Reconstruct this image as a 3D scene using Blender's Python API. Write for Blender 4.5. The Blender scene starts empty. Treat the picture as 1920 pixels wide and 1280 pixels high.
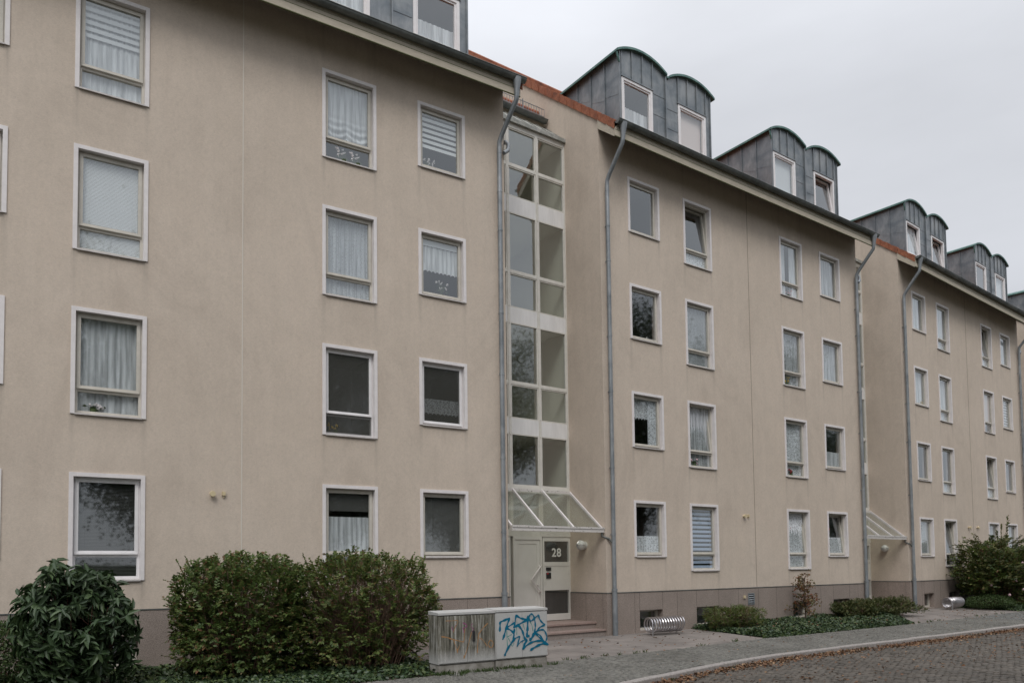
import bpy, math, random
import numpy as np
from mathutils import Vector, Matrix
sc = bpy.context.scene
R = math.radians
# ---------------------------------------------------------------- camera
cd = bpy.data.cameras.new('camera'); cam = bpy.data.objects.new('camera', cd); sc.collection.objects.link(cam)
cd.sensor_fit = 'HORIZONTAL'; cd.sensor_width = 36.0; cd.lens = 1446.15 / 1920 * 36; cd.shift_y = 356.45 / 1920
cd.clip_start = .1; cd.clip_end = 3000
cr = Vector((.84689099, -.53161777, -.01257742)); cu = Vector((-.01490114, -.04736776, .99876636)); cf = Vector((.53155771, .84565882, .04803704))
cam.matrix_world = Matrix(((cr.x, cu.x, -cf.x, 0), (cr.y, cu.y, -cf.y, -14.7158), (cr.z, cu.z, -cf.z, 1.5539), (0, 0, 0, 1)))
sc.camera = cam
# ---------------------------------------------------------------- world, sun, exposure
SUN_EL, SUN_AZ = 50, 214      # azimuth in degrees clockwise from +Y
w = bpy.data.worlds.new('World'); sc.world = w; w.use_nodes = True
nt = w.node_tree; N = nt.nodes; Lk = nt.links
bg = N['Background']; bg.inputs[1].default_value = .1
sky = N.new('ShaderNodeTexSky'); sky.sky_type = 'NISHITA'; sky.sun_disc = False
sky.sun_elevation = R(SUN_EL); sky.sun_rotation = R(SUN_AZ)
tc = N.new('ShaderNodeTexCoord'); sep = N.new('ShaderNodeSeparateXYZ'); Lk.new(tc.outputs['Generated'], sep.inputs[0])
mr = N.new('ShaderNodeFloatCurve'); Lk.new(sep.outputs[2], mr.inputs[1]); cv = mr.mapping.curves[0].points   # overcast dome, brightest overhead (x 20)
cv[0].location = (0, .29); cv[1].location = (1, .98)
for p_ in ((.12, .31), (.35, .372), (.55, .43), (.75, .70)): cv.new(*p_)
mr.mapping.update()
nz = N.new('ShaderNodeTexNoise'); nz.inputs['Scale'].default_value = 2.2; nz.inputs['Detail'].default_value = 5; nz.inputs['Roughness'].default_value = .5
mp = N.new('ShaderNodeMapping'); mp.inputs['Scale'].default_value = (1, 1, 3); Lk.new(tc.outputs['Generated'], mp.inputs[0]); Lk.new(mp.outputs[0], nz.inputs[0])
mr2 = N.new('ShaderNodeMapRange'); Lk.new(nz.outputs[0], mr2.inputs[0]); mr2.inputs[1].default_value = .3; mr2.inputs[2].default_value = .7
mr2.inputs[3].default_value = .87; mr2.inputs[4].default_value = 1.06
mu = N.new('ShaderNodeMath'); mu.operation = 'MULTIPLY'; Lk.new(mr.outputs[0], mu.inputs[0]); Lk.new(mr2.outputs[0], mu.inputs[1])
vm = N.new('ShaderNodeVectorMath'); vm.operation = 'SCALE'; vm.inputs[0].default_value = (19.2, 19.7, 20.9); Lk.new(mu.outputs[0], vm.inputs['Scale'])
mx = N.new('ShaderNodeMix'); mx.data_type = 'RGBA'; mx.inputs[0].default_value = .06
Lk.new(vm.outputs[0], mx.inputs[6]); Lk.new(sky.outputs[0], mx.inputs[7]); Lk.new(mx.outputs[2], bg.inputs[0])
sl = bpy.data.lights.new('sun', 'SUN'); sl.energy = 1.4; sl.angle = R(25); sl.color = (1, .97, .93)
so = bpy.data.objects.new('sun', sl); sc.collection.objects.link(so)
sdir = Vector((math.sin(R(SUN_AZ)) * math.cos(R(SUN_EL)), math.cos(R(SUN_AZ)) * math.cos(R(SUN_EL)), math.sin(R(SUN_EL))))
so.rotation_euler = sdir.to_track_quat('Z', 'Y').to_euler(); so.location = (0, -10, 40)
vs = sc.view_settings; vs.view_transform = 'Standard'; vs.look = 'None'; vs.gamma = 1; vs.exposure = 0
sc.cycles.max_bounces = 8; sc.cycles.transparent_max_bounces = 16; sc.cycles.caustics_reflective = False; sc.cycles.caustics_refractive = False

# ---------------------------------------------------------------- materials
def nn(m, t, **kw):
    n = m.node_tree.nodes.new('ShaderNode' + t)
    for k, v in kw.items(): setattr(n, k, v)
    return n
def mat(name, col, rough=.7, metal=0, spec=.3):
    m = bpy.data.materials.new(name); m.use_nodes = True
    b = m.node_tree.nodes['Principled BSDF']
    b.inputs['Base Color'].default_value = (*col, 1); b.inputs['Roughness'].default_value = rough
    b.inputs['Metallic'].default_value = metal; b.inputs['Specular IOR Level'].default_value = spec
    return m
def lk(m, a, b): m.node_tree.links.new(a, b)
def bsdf(m): return m.node_tree.nodes['Principled BSDF']
def coords(m, scale=(1, 1, 1), kind='Object'):
    t = nn(m, 'TexCoord'); p = nn(m, 'Mapping'); p.inputs['Scale'].default_value = scale; lk(m, t.outputs[kind], p.inputs[0]); return p.outputs[0]
def noise(m, co, scale, detail=4, rough=.55, dist=0):
    n = nn(m, 'TexNoise'); n.inputs['Scale'].default_value = scale; n.inputs['Detail'].default_value = detail
    n.inputs['Roughness'].default_value = rough; n.inputs['Distortion'].default_value = dist; lk(m, co, n.inputs[0]); return n.outputs[0]
def ramp(m, f, stops):
    r = nn(m, 'ValToRGB'); lk(m, f, r.inputs[0]); e = r.color_ramp.elements
    while len(e) < len(stops): e.new(.5)
    for el, (p, c) in zip(e, stops): el.position = p; el.color = (*c, 1) if len(c) == 3 else c
    return r.outputs[0]
def g3(v): return (v, v, v)
def mixc(m, a, b, f, mode='MIX'):
    x = nn(m, 'Mix', data_type='RGBA', blend_type=mode)
    if isinstance(f, (int, float)): x.inputs[0].default_value = f
    else: lk(m, f, x.inputs[0])
    for i, v in ((6, a), (7, b)):
        if isinstance(v, tuple): x.inputs[i].default_value = (*v, 1)
        else: lk(m, v, x.inputs[i])
    return x.outputs[2]
def bump(m, h, strength=.3, dist=.01, prev=None):
    b = nn(m, 'Bump'); b.inputs['Strength'].default_value = strength; b.inputs['Distance'].default_value = dist; lk(m, h, b.inputs['Height'])
    if prev: lk(m, prev, b.inputs['Normal'])
    return b.outputs[0]
def setc(m, c): lk(m, c, bsdf(m).inputs['Base Color'])
def setn(m, n): lk(m, n, bsdf(m).inputs['Normal'])

def stucco():
    m = mat('stucco', (.47, .40, .32), .92, 0, .15); co = coords(m)
    big = noise(m, co, .35, 5, .6); mid = noise(m, co, 2.3, 5, .65, .4); st = noise(m, coords(m, (3.2, 3.2, .22)), 1.5, 5, .6)
    fine = noise(m, co, 120, 2, .7); scr = noise(m, coords(m, (9, 9, 30)), 3.0, 4, .7, .8)
    c = ramp(m, big, [(.3, (.595, .508, .423)), (.7, (.645, .552, .464))])
    c = mixc(m, c, ramp(m, mid, [(.3, g3(.90)), (.65, g3(1.03))]), .5, 'MULTIPLY')
    c = mixc(m, c, ramp(m, st, [(.28, (.88, .87, .86)), (.6, g3(1.02))]), .3, 'MULTIPLY')
    c = mixc(m, c, ramp(m, scr, [(.35, g3(.88)), (.6, g3(1.04))]), .8, 'MULTIPLY')
    c = mixc(m, c, ramp(m, fine, [(.35, g3(.9)), (.65, g3(1.06))]), .7, 'MULTIPLY')
    c = mixc(m, c, ramp(m, noise(m, coords(m, (1, 1, .8)), 16, 5, .75, .6), [(.32, g3(.84)), (.5, g3(1.0)), (.68, g3(1.09))]), .42, 'MULTIPLY')
    c = mixc(m, c, ramp(m, noise(m, coords(m, (1, 1, .45)), .8, 6, .7, 1.2), [(.34, (.86, .85, .845)), (.5, g3(1.0)), (.7, (1.03, 1.02, 1.01))]), .6, 'MULTIPLY')
    # rain streaks and dirt below the ends of the sills, grime close under each sill
    sp = nn(m, 'SeparateXYZ'); lk(m, coords(m), sp.inputs[0])
    def mth(op, a, b_=None, c_=None, clamp=False):
        q = nn(m, 'Math', operation=op, use_clamp=clamp)
        for i, v in enumerate((a, b_, c_)):
            if v is None: continue
            if isinstance(v, (int, float)): q.inputs[i].default_value = v
            else: lk(m, v, q.inputs[i])
        return q.outputs[0]
    stn = noise(m, coords(m, (34, 34, 1.2)), 1.0, 3, .6); tot = None
    for (us, zsill) in (((0, 8.5), 1.8215), ((2.09, 6.40), 1.4425)):
        d = mth('MODULO', mth('SUBTRACT', zsill + 28.0, sp.outputs[2]), 2.8); fade = mth('POWER', 2.718, mth('MULTIPLY', d, -2.2)); near = mth('POWER', 2.718, mth('MULTIPLY', d, -9.0))
        for u in us:
            e = None
            for x in (u + .03, u + 1.125):
                k = mth('SUBTRACT', 1, mth('MULTIPLY', mth('ABSOLUTE', mth('SUBTRACT', sp.outputs[0], x)), 16), None, True); e = k if e is None else mth('ADD', e, k)
            inside = mth('SUBTRACT', 1.0, mth('MULTIPLY', mth('MAXIMUM', mth('SUBTRACT', mth('ABSOLUTE', mth('SUBTRACT', sp.outputs[0], u + .5775)), .5), 0), 8), None, True)
            v = mth('ADD', mth('MULTIPLY', e, fade), mth('MULTIPLY', inside, mth('MULTIPLY', near, .7))); tot = v if tot is None else mth('ADD', tot, v)
    tot = mth('MULTIPLY', tot, mth('MULTIPLY', stn, 1.1), None, True)
    c = mixc(m, c, (.30, .265, .225), mth('MULTIPLY', tot, .75))
    setc(m, c); setn(m, bump(m, scr, .35, .006, bump(m, fine, .5, .002))); return m
def granite():
    m = mat('granite', (.3, .24, .22), .6); co = coords(m)
    v = noise(m, co, 75, 3, .8); b = noise(m, co, 1.6, 4, .6)
    c = ramp(m, v, [(.33, (.13, .105, .09)), (.46, (.28, .23, .20)), (.6, (.38, .32, .28)), (.72, (.52, .46, .41))])
    c = mixc(m, c, ramp(m, b, [(.3, g3(.8)), (.7, g3(1.05))]), .8, 'MULTIPLY'); setc(m, c); return m
def weather(name, col, col2, sc_=6, rough=.5, metal=0, streak=(1, 1, 1), spec=.4, lo=.35, hi=.65):
    m = mat(name, col, rough, metal, spec); f = noise(m, coords(m, streak), sc_, 5, .65, .3); setc(m, ramp(m, f, [(lo, col), (hi, col2)])); return m
def zinc(name, a, b, metal=.55, rough=.42):
    m = mat(name, a, rough, metal, .5); co = coords(m)
    f = noise(m, co, 1.7, 5, .6, .6); f2 = noise(m, coords(m, (1, 1, .3)), 9, 4, .7)
    c = mixc(m, ramp(m, f, [(.35, a), (.66, b)]), ramp(m, f2, [(.3, g3(.78)), (.7, g3(1.15))]), .7, 'MULTIPLY'); setc(m, c)
    lk(m, ramp(m, f, [(.3, g3(rough + .12)), (.7, g3(rough - .08))]), bsdf(m).inputs['Roughness'])
    setn(m, bump(m, noise(m, co, 2.5, 2), .25, .02)); return m
def glass(name, base=.13, tint=(.95, .97, .96), milky=0):
    m = bpy.data.materials.new(name); m.use_nodes = True; t = m.node_tree; t.nodes.remove(bsdf(m))
    o = t.nodes['Material Output']; tr = nn(m, 'BsdfTransparent'); tr.inputs[0].default_value = (*tint, 1)
    gl = nn(m, 'BsdfGlossy'); gl.inputs['Roughness'].default_value = .03; gl.inputs['Color'].default_value = (.92, .96, .98, 1)
    fr = nn(m, 'LayerWeight'); fr.inputs[0].default_value = .5; pw = nn(m, 'Math', operation='POWER'); pw.inputs[1].default_value = 3.5; lk(m, fr.outputs['Facing'], pw.inputs[0])
    a = nn(m, 'Math', operation='ADD', use_clamp=True); a.inputs[1].default_value = base; lk(m, pw.outputs[0], a.inputs[0])
    n = noise(m, coords(m), 1.1, 1); bn = bump(m, n, .06, .02); lk(m, bn, gl.inputs['Normal'])
    mxs = nn(m, 'MixShader'); lk(m, a.outputs[0], mxs.inputs[0]); lk(m, tr.outputs[0], mxs.inputs[1]); lk(m, gl.outputs[0], mxs.inputs[2]); fin = mxs.outputs[0]
    if milky:
        df = nn(m, 'BsdfDiffuse'); df.inputs[0].default_value = (.62, .62, .57, 1); tl = nn(m, 'BsdfTranslucent'); tl.inputs[0].default_value = (.62, .64, .56, 1); a1 = nn(m, 'AddShader'); a2 = nn(m, 'MixShader')
        lk(m, df.outputs[0], a1.inputs[0]); lk(m, tl.outputs[0], a1.inputs[1]); lk(m, ramp(m, noise(m, coords(m), 3, 4, .7), [(.3, g3(milky * .7)), (.7, g3(milky * 1.3))]), a2.inputs[0]); lk(m, mxs.outputs[0], a2.inputs[1]); lk(m, a1.outputs[0], a2.inputs[2]); fin = a2.outputs[0]
    lk(m, fin, o.inputs[0]); return m
def sheer(name, col, alpha, lace=False, pat=None):
    m = bpy.data.materials.new(name); m.use_nodes = True; t = m.node_tree; t.nodes.remove(bsdf(m))
    o = t.nodes['Material Output']; tr = nn(m, 'BsdfTransparent'); df = nn(m, 'BsdfDiffuse'); df.inputs[0].default_value = (*col, 1)
    tl = nn(m, 'BsdfTranslucent'); tl.inputs[0].default_value = (*col, 1); m1 = nn(m, 'MixShader'); m1.inputs[0].default_value = .18
    lk(m, df.outputs[0], m1.inputs[1]); lk(m, tl.outputs[0], m1.inputs[2]); m2 = nn(m, 'MixShader')
    if lace:
        v = nn(m, 'TexVoronoi'); v.inputs['Scale'].default_value = 26; lk(m, coords(m), v.inputs[0])
        lk(m, ramp(m, v.outputs[0], [(.25, g3(alpha * .55)), (.5, g3(min(1, alpha * 1.25)))]), m2.inputs[0])
    elif pat:
        n = noise(m, coords(m, pat), 1.0, 2); lk(m, ramp(m, n, [(.4, g3(alpha * .7)), (.6, g3(min(1, alpha * 1.2)))]), m2.inputs[0])
    else: m2.inputs[0].default_value = alpha
    lk(m, tr.outputs[0], m2.inputs[1]); lk(m, m1.outputs[0], m2.inputs[2]); lk(m, m2.outputs[0], o.inputs[0]); return m
def leafmat(name, cols, rough=.5, trans=.25):
    m = mat(name, cols[0], rough, 0, .35); g = nn(m, 'NewGeometry'); n = len(cols)
    c = ramp(m, g.outputs['Random Per Island'], [((i + .5) / n, c) for i, c in enumerate(cols)])
    setc(m, c); t = m.node_tree; o = t.nodes['Material Output']
    tl = nn(m, 'BsdfTranslucent'); lk(m, c, tl.inputs[0]); ms = nn(m, 'MixShader'); ms.inputs[0].default_value = trans
    lk(m, bsdf(m).outputs[0], ms.inputs[1]); lk(m, tl.outputs[0], ms.inputs[2]); lk(m, ms.outputs[0], o.inputs[0]); return m
def stones(name, scale, cols, joint, jw, bs=.8, bd=.02, rnd=.75, arc=0, stretch=(1, 1, 1)):
    m = mat(name, cols[0], .75, 0, .35); co = coords(m, stretch)
    if arc:
        sp = nn(m, 'SeparateXYZ'); lk(m, co, sp.inputs[0]); s = nn(m, 'Math', operation='SINE'); k = nn(m, 'Math', operation='MULTIPLY'); k.inputs[1].default_value = 4.6
        lk(m, sp.outputs[0], k.inputs[0]); lk(m, k.outputs[0], s.inputs[0]); ab = nn(m, 'Math', operation='ABSOLUTE'); lk(m, s.outputs[0], ab.inputs[0])
        k2 = nn(m, 'Math', operation='MULTIPLY_ADD'); k2.inputs[1].default_value = arc; lk(m, ab.outputs[0], k2.inputs[0]); lk(m, sp.outputs[1], k2.inputs[2])
        cb = nn(m, 'CombineXYZ'); lk(m, sp.outputs[0], cb.inputs[0]); lk(m, k2.outputs[0], cb.inputs[1]); co = cb.outputs[0]
    else:
        sp = nn(m, 'SeparateXYZ'); lk(m, co, sp.inputs[0]); cb = nn(m, 'CombineXYZ'); lk(m, sp.outputs[0], cb.inputs[0]); lk(m, sp.outputs[1], cb.inputs[1]); co = cb.outputs[0]
    v = nn(m, 'TexVoronoi', voronoi_dimensions='2D', feature='DISTANCE_TO_EDGE'); v2 = nn(m, 'TexVoronoi', voronoi_dimensions='2D')
    for q in (v, v2): q.inputs['Scale'].default_value = scale; q.inputs['Randomness'].default_value = rnd; lk(m, co, q.inputs[0])
    s2 = nn(m, 'SeparateColor'); lk(m, v2.outputs['Color'], s2.inputs[0])
    n = len(cols); c = ramp(m, s2.outputs[0], [((i + .5) / n, c) for i, c in enumerate(cols)])
    wc = coords(m)
    c = mixc(m, c, ramp(m, noise(m, wc, 1.1, 5, .6), [(.3, g3(.72)), (.7, g3(1.15))]), .8, 'MULTIPLY')
    c = mixc(m, c, ramp(m, noise(m, wc, 60, 2, .6), [(.3, g3(.85)), (.7, g3(1.12))]), .8, 'MULTIPLY')
    jn = ramp(m, v.outputs[0], [(jw * .4, g3(0)), (jw, g3(1))]); setc(m, mixc(m, joint, c, jn))
    dome = ramp(m, v.outputs[0], [(0, g3(0)), (jw * 1.3, g3(.7)), (jw * 4, g3(1))]); setn(m, bump(m, dome, bs, bd)); return m

M = {}
M['stucco'] = stucco(); M['granite'] = granite()
M['trim'] = weather('white_trim', (.70, .66, .65), (.80, .76, .75), 4)
M['frame'] = weather('window_frame_paint', (.54, .51, .45), (.62, .585, .52), 5, .45)
M['white'] = weather('white_plastic', (.76, .74, .74), (.84, .82, .82), 5, .4)
M['sill'] = weather('sill_metal', (.50, .47, .45), (.62, .58, .56), 9, .5)
M['zinc'] = zinc('zinc_cladding', (.15, .175, .195), (.28, .295, .30), .4, .36)
M['caproof'] = weather('cap_sheet', (.22, .23, .21), (.42, .41, .38), 6, .6)
M['rim'] = weather('patina_rim', (.06, .13, .12), (.14, .25, .22), 7, .55, .2)
M['gutter'] = zinc('gutter_zinc', (.10, .11, .105), (.17, .18, .17), .35, .5)
M['pipe'] = zinc('downpipe_zinc', (.20, .22, .235), (.34, .36, .375), .35, .45)
M['fascia'] = weather('fascia_boards', (.43, .38, .30), (.52, .46, .37), 3, .7, 0, (1, 6, 6))
M['soffit'] = weather('soffit_boards', (.17, .14, .10), (.23, .19, .14), 3, .8)
M['algae'] = mat('algae_edge', (.13, .14, .075), .9)
def tilem():
    m = mat('roof_tile', (.4, .12, .05), .8); co = coords(m)
    c = ramp(m, noise(m, co, 3.5, 4, .7), [(.3, (.17, .07, .045)), (.5, (.33, .12, .065)), (.7, (.40, .165, .095))])
    setc(m, mixc(m, c, ramp(m, noise(m, co, 25, 3), [(.35, g3(.6)), (.6, g3(1.05))]), .7, 'MULTIPLY')); return m
M['tile'] = tilem()
M['glass'] = glass('window_glass', .19); M['stairframe'] = weather('stair_frame_paint', (.62, .60, .55), (.70, .68, .63), 5, .45); M['stairglass'] = glass('stair_glass', .24, (.90, .93, .88)); M['canopyglass'] = glass('canopy_glass', .04, (.88, .89, .85), .06)
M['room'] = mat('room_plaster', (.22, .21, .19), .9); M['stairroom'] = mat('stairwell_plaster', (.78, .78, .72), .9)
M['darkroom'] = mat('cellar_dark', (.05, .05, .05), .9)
M['joint'] = mat('joint_mastic', (.66, .61, .54), .8); M['jointd'] = mat('joint_dark', (.33, .28, .23), .9); M['darkjoint'] = mat('dark_joint', (.12, .1, .09), .9)
M['blind'] = mat('blind_white', (.88, .9, .92), .5); M['blinddark'] = mat('blind_grey', (.10, .10, .095), .6); M['blindmid'] = mat('blind_midgrey', (.26, .26, .25), .6); M['roller'] = mat('roller_blind', (.78, .81, .84), .8)
M['zebrab'] = mat('zebra_blue', (.50, .60, .78), .7); M['pink'] = mat('pink_blind', (.85, .72, .68), .7)
M['sheer'] = sheer('sheer_curtain', (.93, .96, 1.0), .95, pat=(14, 1, 1)); M['lace'] = sheer('lace_curtain', (.93, .96, 1.0), .85, True); M['sheerd'] = sheer('thin_curtain', (.9, .93, .97), .62, pat=(18, 1, 1))
M['screen'] = sheer('insect_screen', (.10, .10, .09), .55)
M['spandrel'] = weather('spandrel_panel', (.70, .69, .68), (.80, .79, .78), 3, .5, 0, (2, 2, .4))
M['door'] = weather('door_paint', (.66, .64, .60), (.72, .70, .66), 2, .4)
M['canopy'] = weather('canopy_paint', (.10, .10, .06), (.64, .61, .58), 14, .55, 0, (1, 1, 3), .3, .33, .42)
M['step'] = weather('step_granite', (.22, .185, .165), (.33, .28, .25), 30, .6); M['nose'] = weather('step_nose', (.25, .18, .155), (.34, .26, .23), 25, .6)
M['steel'] = mat('stainless', (.55, .53, .54), .28, .95); M['cream'] = mat('cream_plastic', (.62, .52, .33), .5); M['dark'] = mat('dark_metal', (.03, .03, .03), .5)
M['red'] = mat('red_label', (.35, .04, .05), .5); M['paper'] = mat('number_white', (.75, .74, .7), .5)
M['lamp'] = mat('lamp_glass', (.62, .62, .60), .25)
M['flw'] = mat('petal_white', (.7, .66, .66), .6); M['fly'] = mat('petal_yellow', (.6, .42, .08), .6); M['flp'] = mat('petal_pink', (.62, .42, .45), .6)
M['stem'] = mat('plant_green', (.07, .1, .04), .6); M['pot'] = mat('pot_grey', (.45, .43, .4), .6)
M['bark'] = weather('bark', (.08, .06, .045), (.15, .11, .08), 20, .9); M['twig'] = weather('twig_brown', (.12, .08, .06), (.24, .15, .10), 30, .85); M['redtwig'] = mat('leaf_stalk', (.13, .06, .045), .7)
M['rhodo'] = leafmat('big_leaf', [(.032, .055, .024), (.042, .074, .030), (.056, .094, .038), (.08, .12, .05), (.05, .085, .034), (.036, .062, .028), (.048, .082, .034)], .42, .12)
M['hedge'] = leafmat('hedge_leaf', [(.16, .20, .06), (.06, .10, .03), (.10, .15, .042), (.13, .18, .05), (.075, .13, .042), (.20, .10, .055), (.15, .21, .06), (.10, .15, .042)], .45, .4)
M['hedge2'] = leafmat('hedge_leaf_warm', [(.065, .105, .03), (.105, .155, .042), (.14, .19, .05), (.085, .13, .04), (.20, .11, .06), (.18, .24, .065), (.18, .20, .065)], .45, .4)
M['box'] = leafmat('box_leaf', [(.04, .07, .02), (.07, .11, .03), (.05, .08, .025)], .5, .2)
M['ivy'] = leafmat('ivy_leaf', [(.022, .042, .018), (.04, .07, .028), (.06, .095, .035), (.035, .06, .03), (.09, .12, .04)], .4, .1)
M['gold'] = leafmat('golden_leaf', [(.06, .08, .025), (.10, .11, .035), (.14, .13, .045), (.05, .08, .03)], .55, .25)
M['maple'] = leafmat('maple_leaf', [(.20, .08, .045), (.14, .12, .05), (.24, .12, .06), (.11, .14, .05), (.26, .09, .05), (.16, .15, .06)], .5, .3)
M['tree'] = leafmat('tree_leaf', [(.025, .045, .018), (.04, .065, .022), (.05, .08, .03)], .5, .3)
M['dead'] = leafmat('dead_leaf', [(.22, .11, .055), (.14, .075, .045), (.28, .155, .08), (.09, .055, .035), (.36, .23, .13), (.18, .10, .06)], .7, .1)
M['grass'] = leafmat('grass_blade', [(.05, .09, .025), (.09, .13, .04)], .6, .3)
M['mosaic'] = stones('mosaic_paving', 12, [(.12, .12, .115), (.20, .20, .185), (.26, .255, .235), (.16, .16, .155)], (.05, .05, .04), .13, 1.0, .015, .7, .10)
M['cobble'] = stones('road_setts', 6.5, [(.085, .075, .07), (.12, .105, .095), (.15, .125, .11), (.10, .09, .085)], (.045, .038, .032), .07, 1.0, .04, .55, 0, (1, 1.35, 1))
def settmat(name, cols):
    m = leafmat(name, cols, .8, 0.0); c = bsdf(m).inputs['Base Color'].links[0].from_socket; co = coords(m)
    c = mixc(m, c, ramp(m, noise(m, co, .8, 5, .65), [(.3, (.72, .70, .66)), (.7, (1.2, 1.18, 1.14))]), .9, 'MULTIPLY'); setc(m, mixc(m, c, ramp(m, noise(m, co, 55, 3, .7), [(.3, g3(.75)), (.7, g3(1.2))]), .8, 'MULTIPLY')); return m
M['settg'] = settmat('granite_setts', [(.085, .077, .068), (.105, .094, .083), (.125, .11, .095), (.095, .087, .077), (.115, .101, .088)]); M['mosg'] = settmat('mosaic_stones', [(.11, .108, .10), (.15, .148, .138), (.19, .187, .172), (.128, .126, .118), (.17, .165, .15)])
def slab():
    m = mat('forecourt_slabs', (.2, .17, .15), .85); co = coords(m)
    b = nn(m, 'TexBrick'); b.inputs['Scale'].default_value = 1; b.inputs['Brick Width'].default_value = .5; b.inputs['Row Height'].default_value = .5; b.offset = .5
    b.inputs['Mortar Size'].default_value = .006; b.inputs['Color1'].default_value = (.205, .183, .167, 1); b.inputs['Color2'].default_value = (.245, .217, .197, 1); b.inputs['Mortar'].default_value = (.16, .14, .125, 1); lk(m, co, b.inputs[0])
    c = mixc(m, b.outputs[0], ramp(m, noise(m, co, .9, 6, .65, .5), [(.3, g3(.62)), (.62, g3(1.12))]), .9, 'MULTIPLY')
    c = mixc(m, c, ramp(m, noise(m, co, 45, 3, .7), [(.3, g3(.8)), (.7, g3(1.15))]), .8, 'MULTIPLY'); setc(m, c); setn(m, bump(m, noise(m, co, 90, 2), .3, .004)); return m
M['slab'] = slab()
M['kerb'] = weather('kerb_granite', (.22, .20, .185), (.36, .33, .31), 24, .75)
M['soil'] = weather('soil', (.05, .04, .03), (.10, .08, .055), 12, .95)
M['groundm'] = weather('ground_far', (.10, .10, .08), (.14, .13, .10), 2, .95)
def cabm(name, dirty):
    m = mat(name, (.5, .49, .47), .6); co = coords(m, (26, 26, 1.6)); f = noise(m, co, 1.0, 6, .7, .3); big = noise(m, coords(m), 3.2, 4, .6, .4)
    base = (.47, .465, .45); ms = ramp(m, f, [(.36, (.05, .047, .035)), (.52, (.19, .18, .145)), (.66, (.46, .45, .42))])
    sx = nn(m, 'SeparateXYZ'); lk(m, coords(m), sx.inputs[0]); z = nn(m, 'MapRange'); lk(m, sx.outputs[2], z.inputs[0])
    z.inputs[1].default_value = .18; z.inputs[2].default_value = .42; z.inputs[3].default_value = 0; z.inputs[4].default_value = 1
    a = nn(m, 'Math', operation='MULTIPLY', use_clamp=True); lk(m, z.outputs[0], a.inputs[0]); lk(m, ramp(m, big, [(.25, g3(.55)), (.45, g3(1.0))] if dirty else [(.6, g3(0)), (.75, g3(.55))]), a.inputs[1])
    c = mixc(m, base, ms, a.outputs[0]); setc(m, mixc(m, c, ramp(m, noise(m, coords(m, (1, 1, .6)), 55, 4, .75), [(.3, g3(.70 if dirty else .88)), (.7, g3(1.15 if dirty else 1.05))]), .8, 'MULTIPLY')); return m
M['cab1'] = cabm('cabinet_dirty', True); M['cab2'] = cabm('cabinet_clean', False)
M['cabbase'] = weather('cabinet_base', (.17, .155, .13), (.36, .34, .31), 5, .85, 0, (1, 1, 1))
M['blue'] = mat('spray_blue', (.002, .13, .22), .45); M['teal'] = mat('spray_teal', (.10, .27, .25), .6); M['orange'] = mat('spray_orange', (.36, .20, .09), .6); M['purple'] = mat('spray_purple', (.25, .06, .16), .6)

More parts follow.
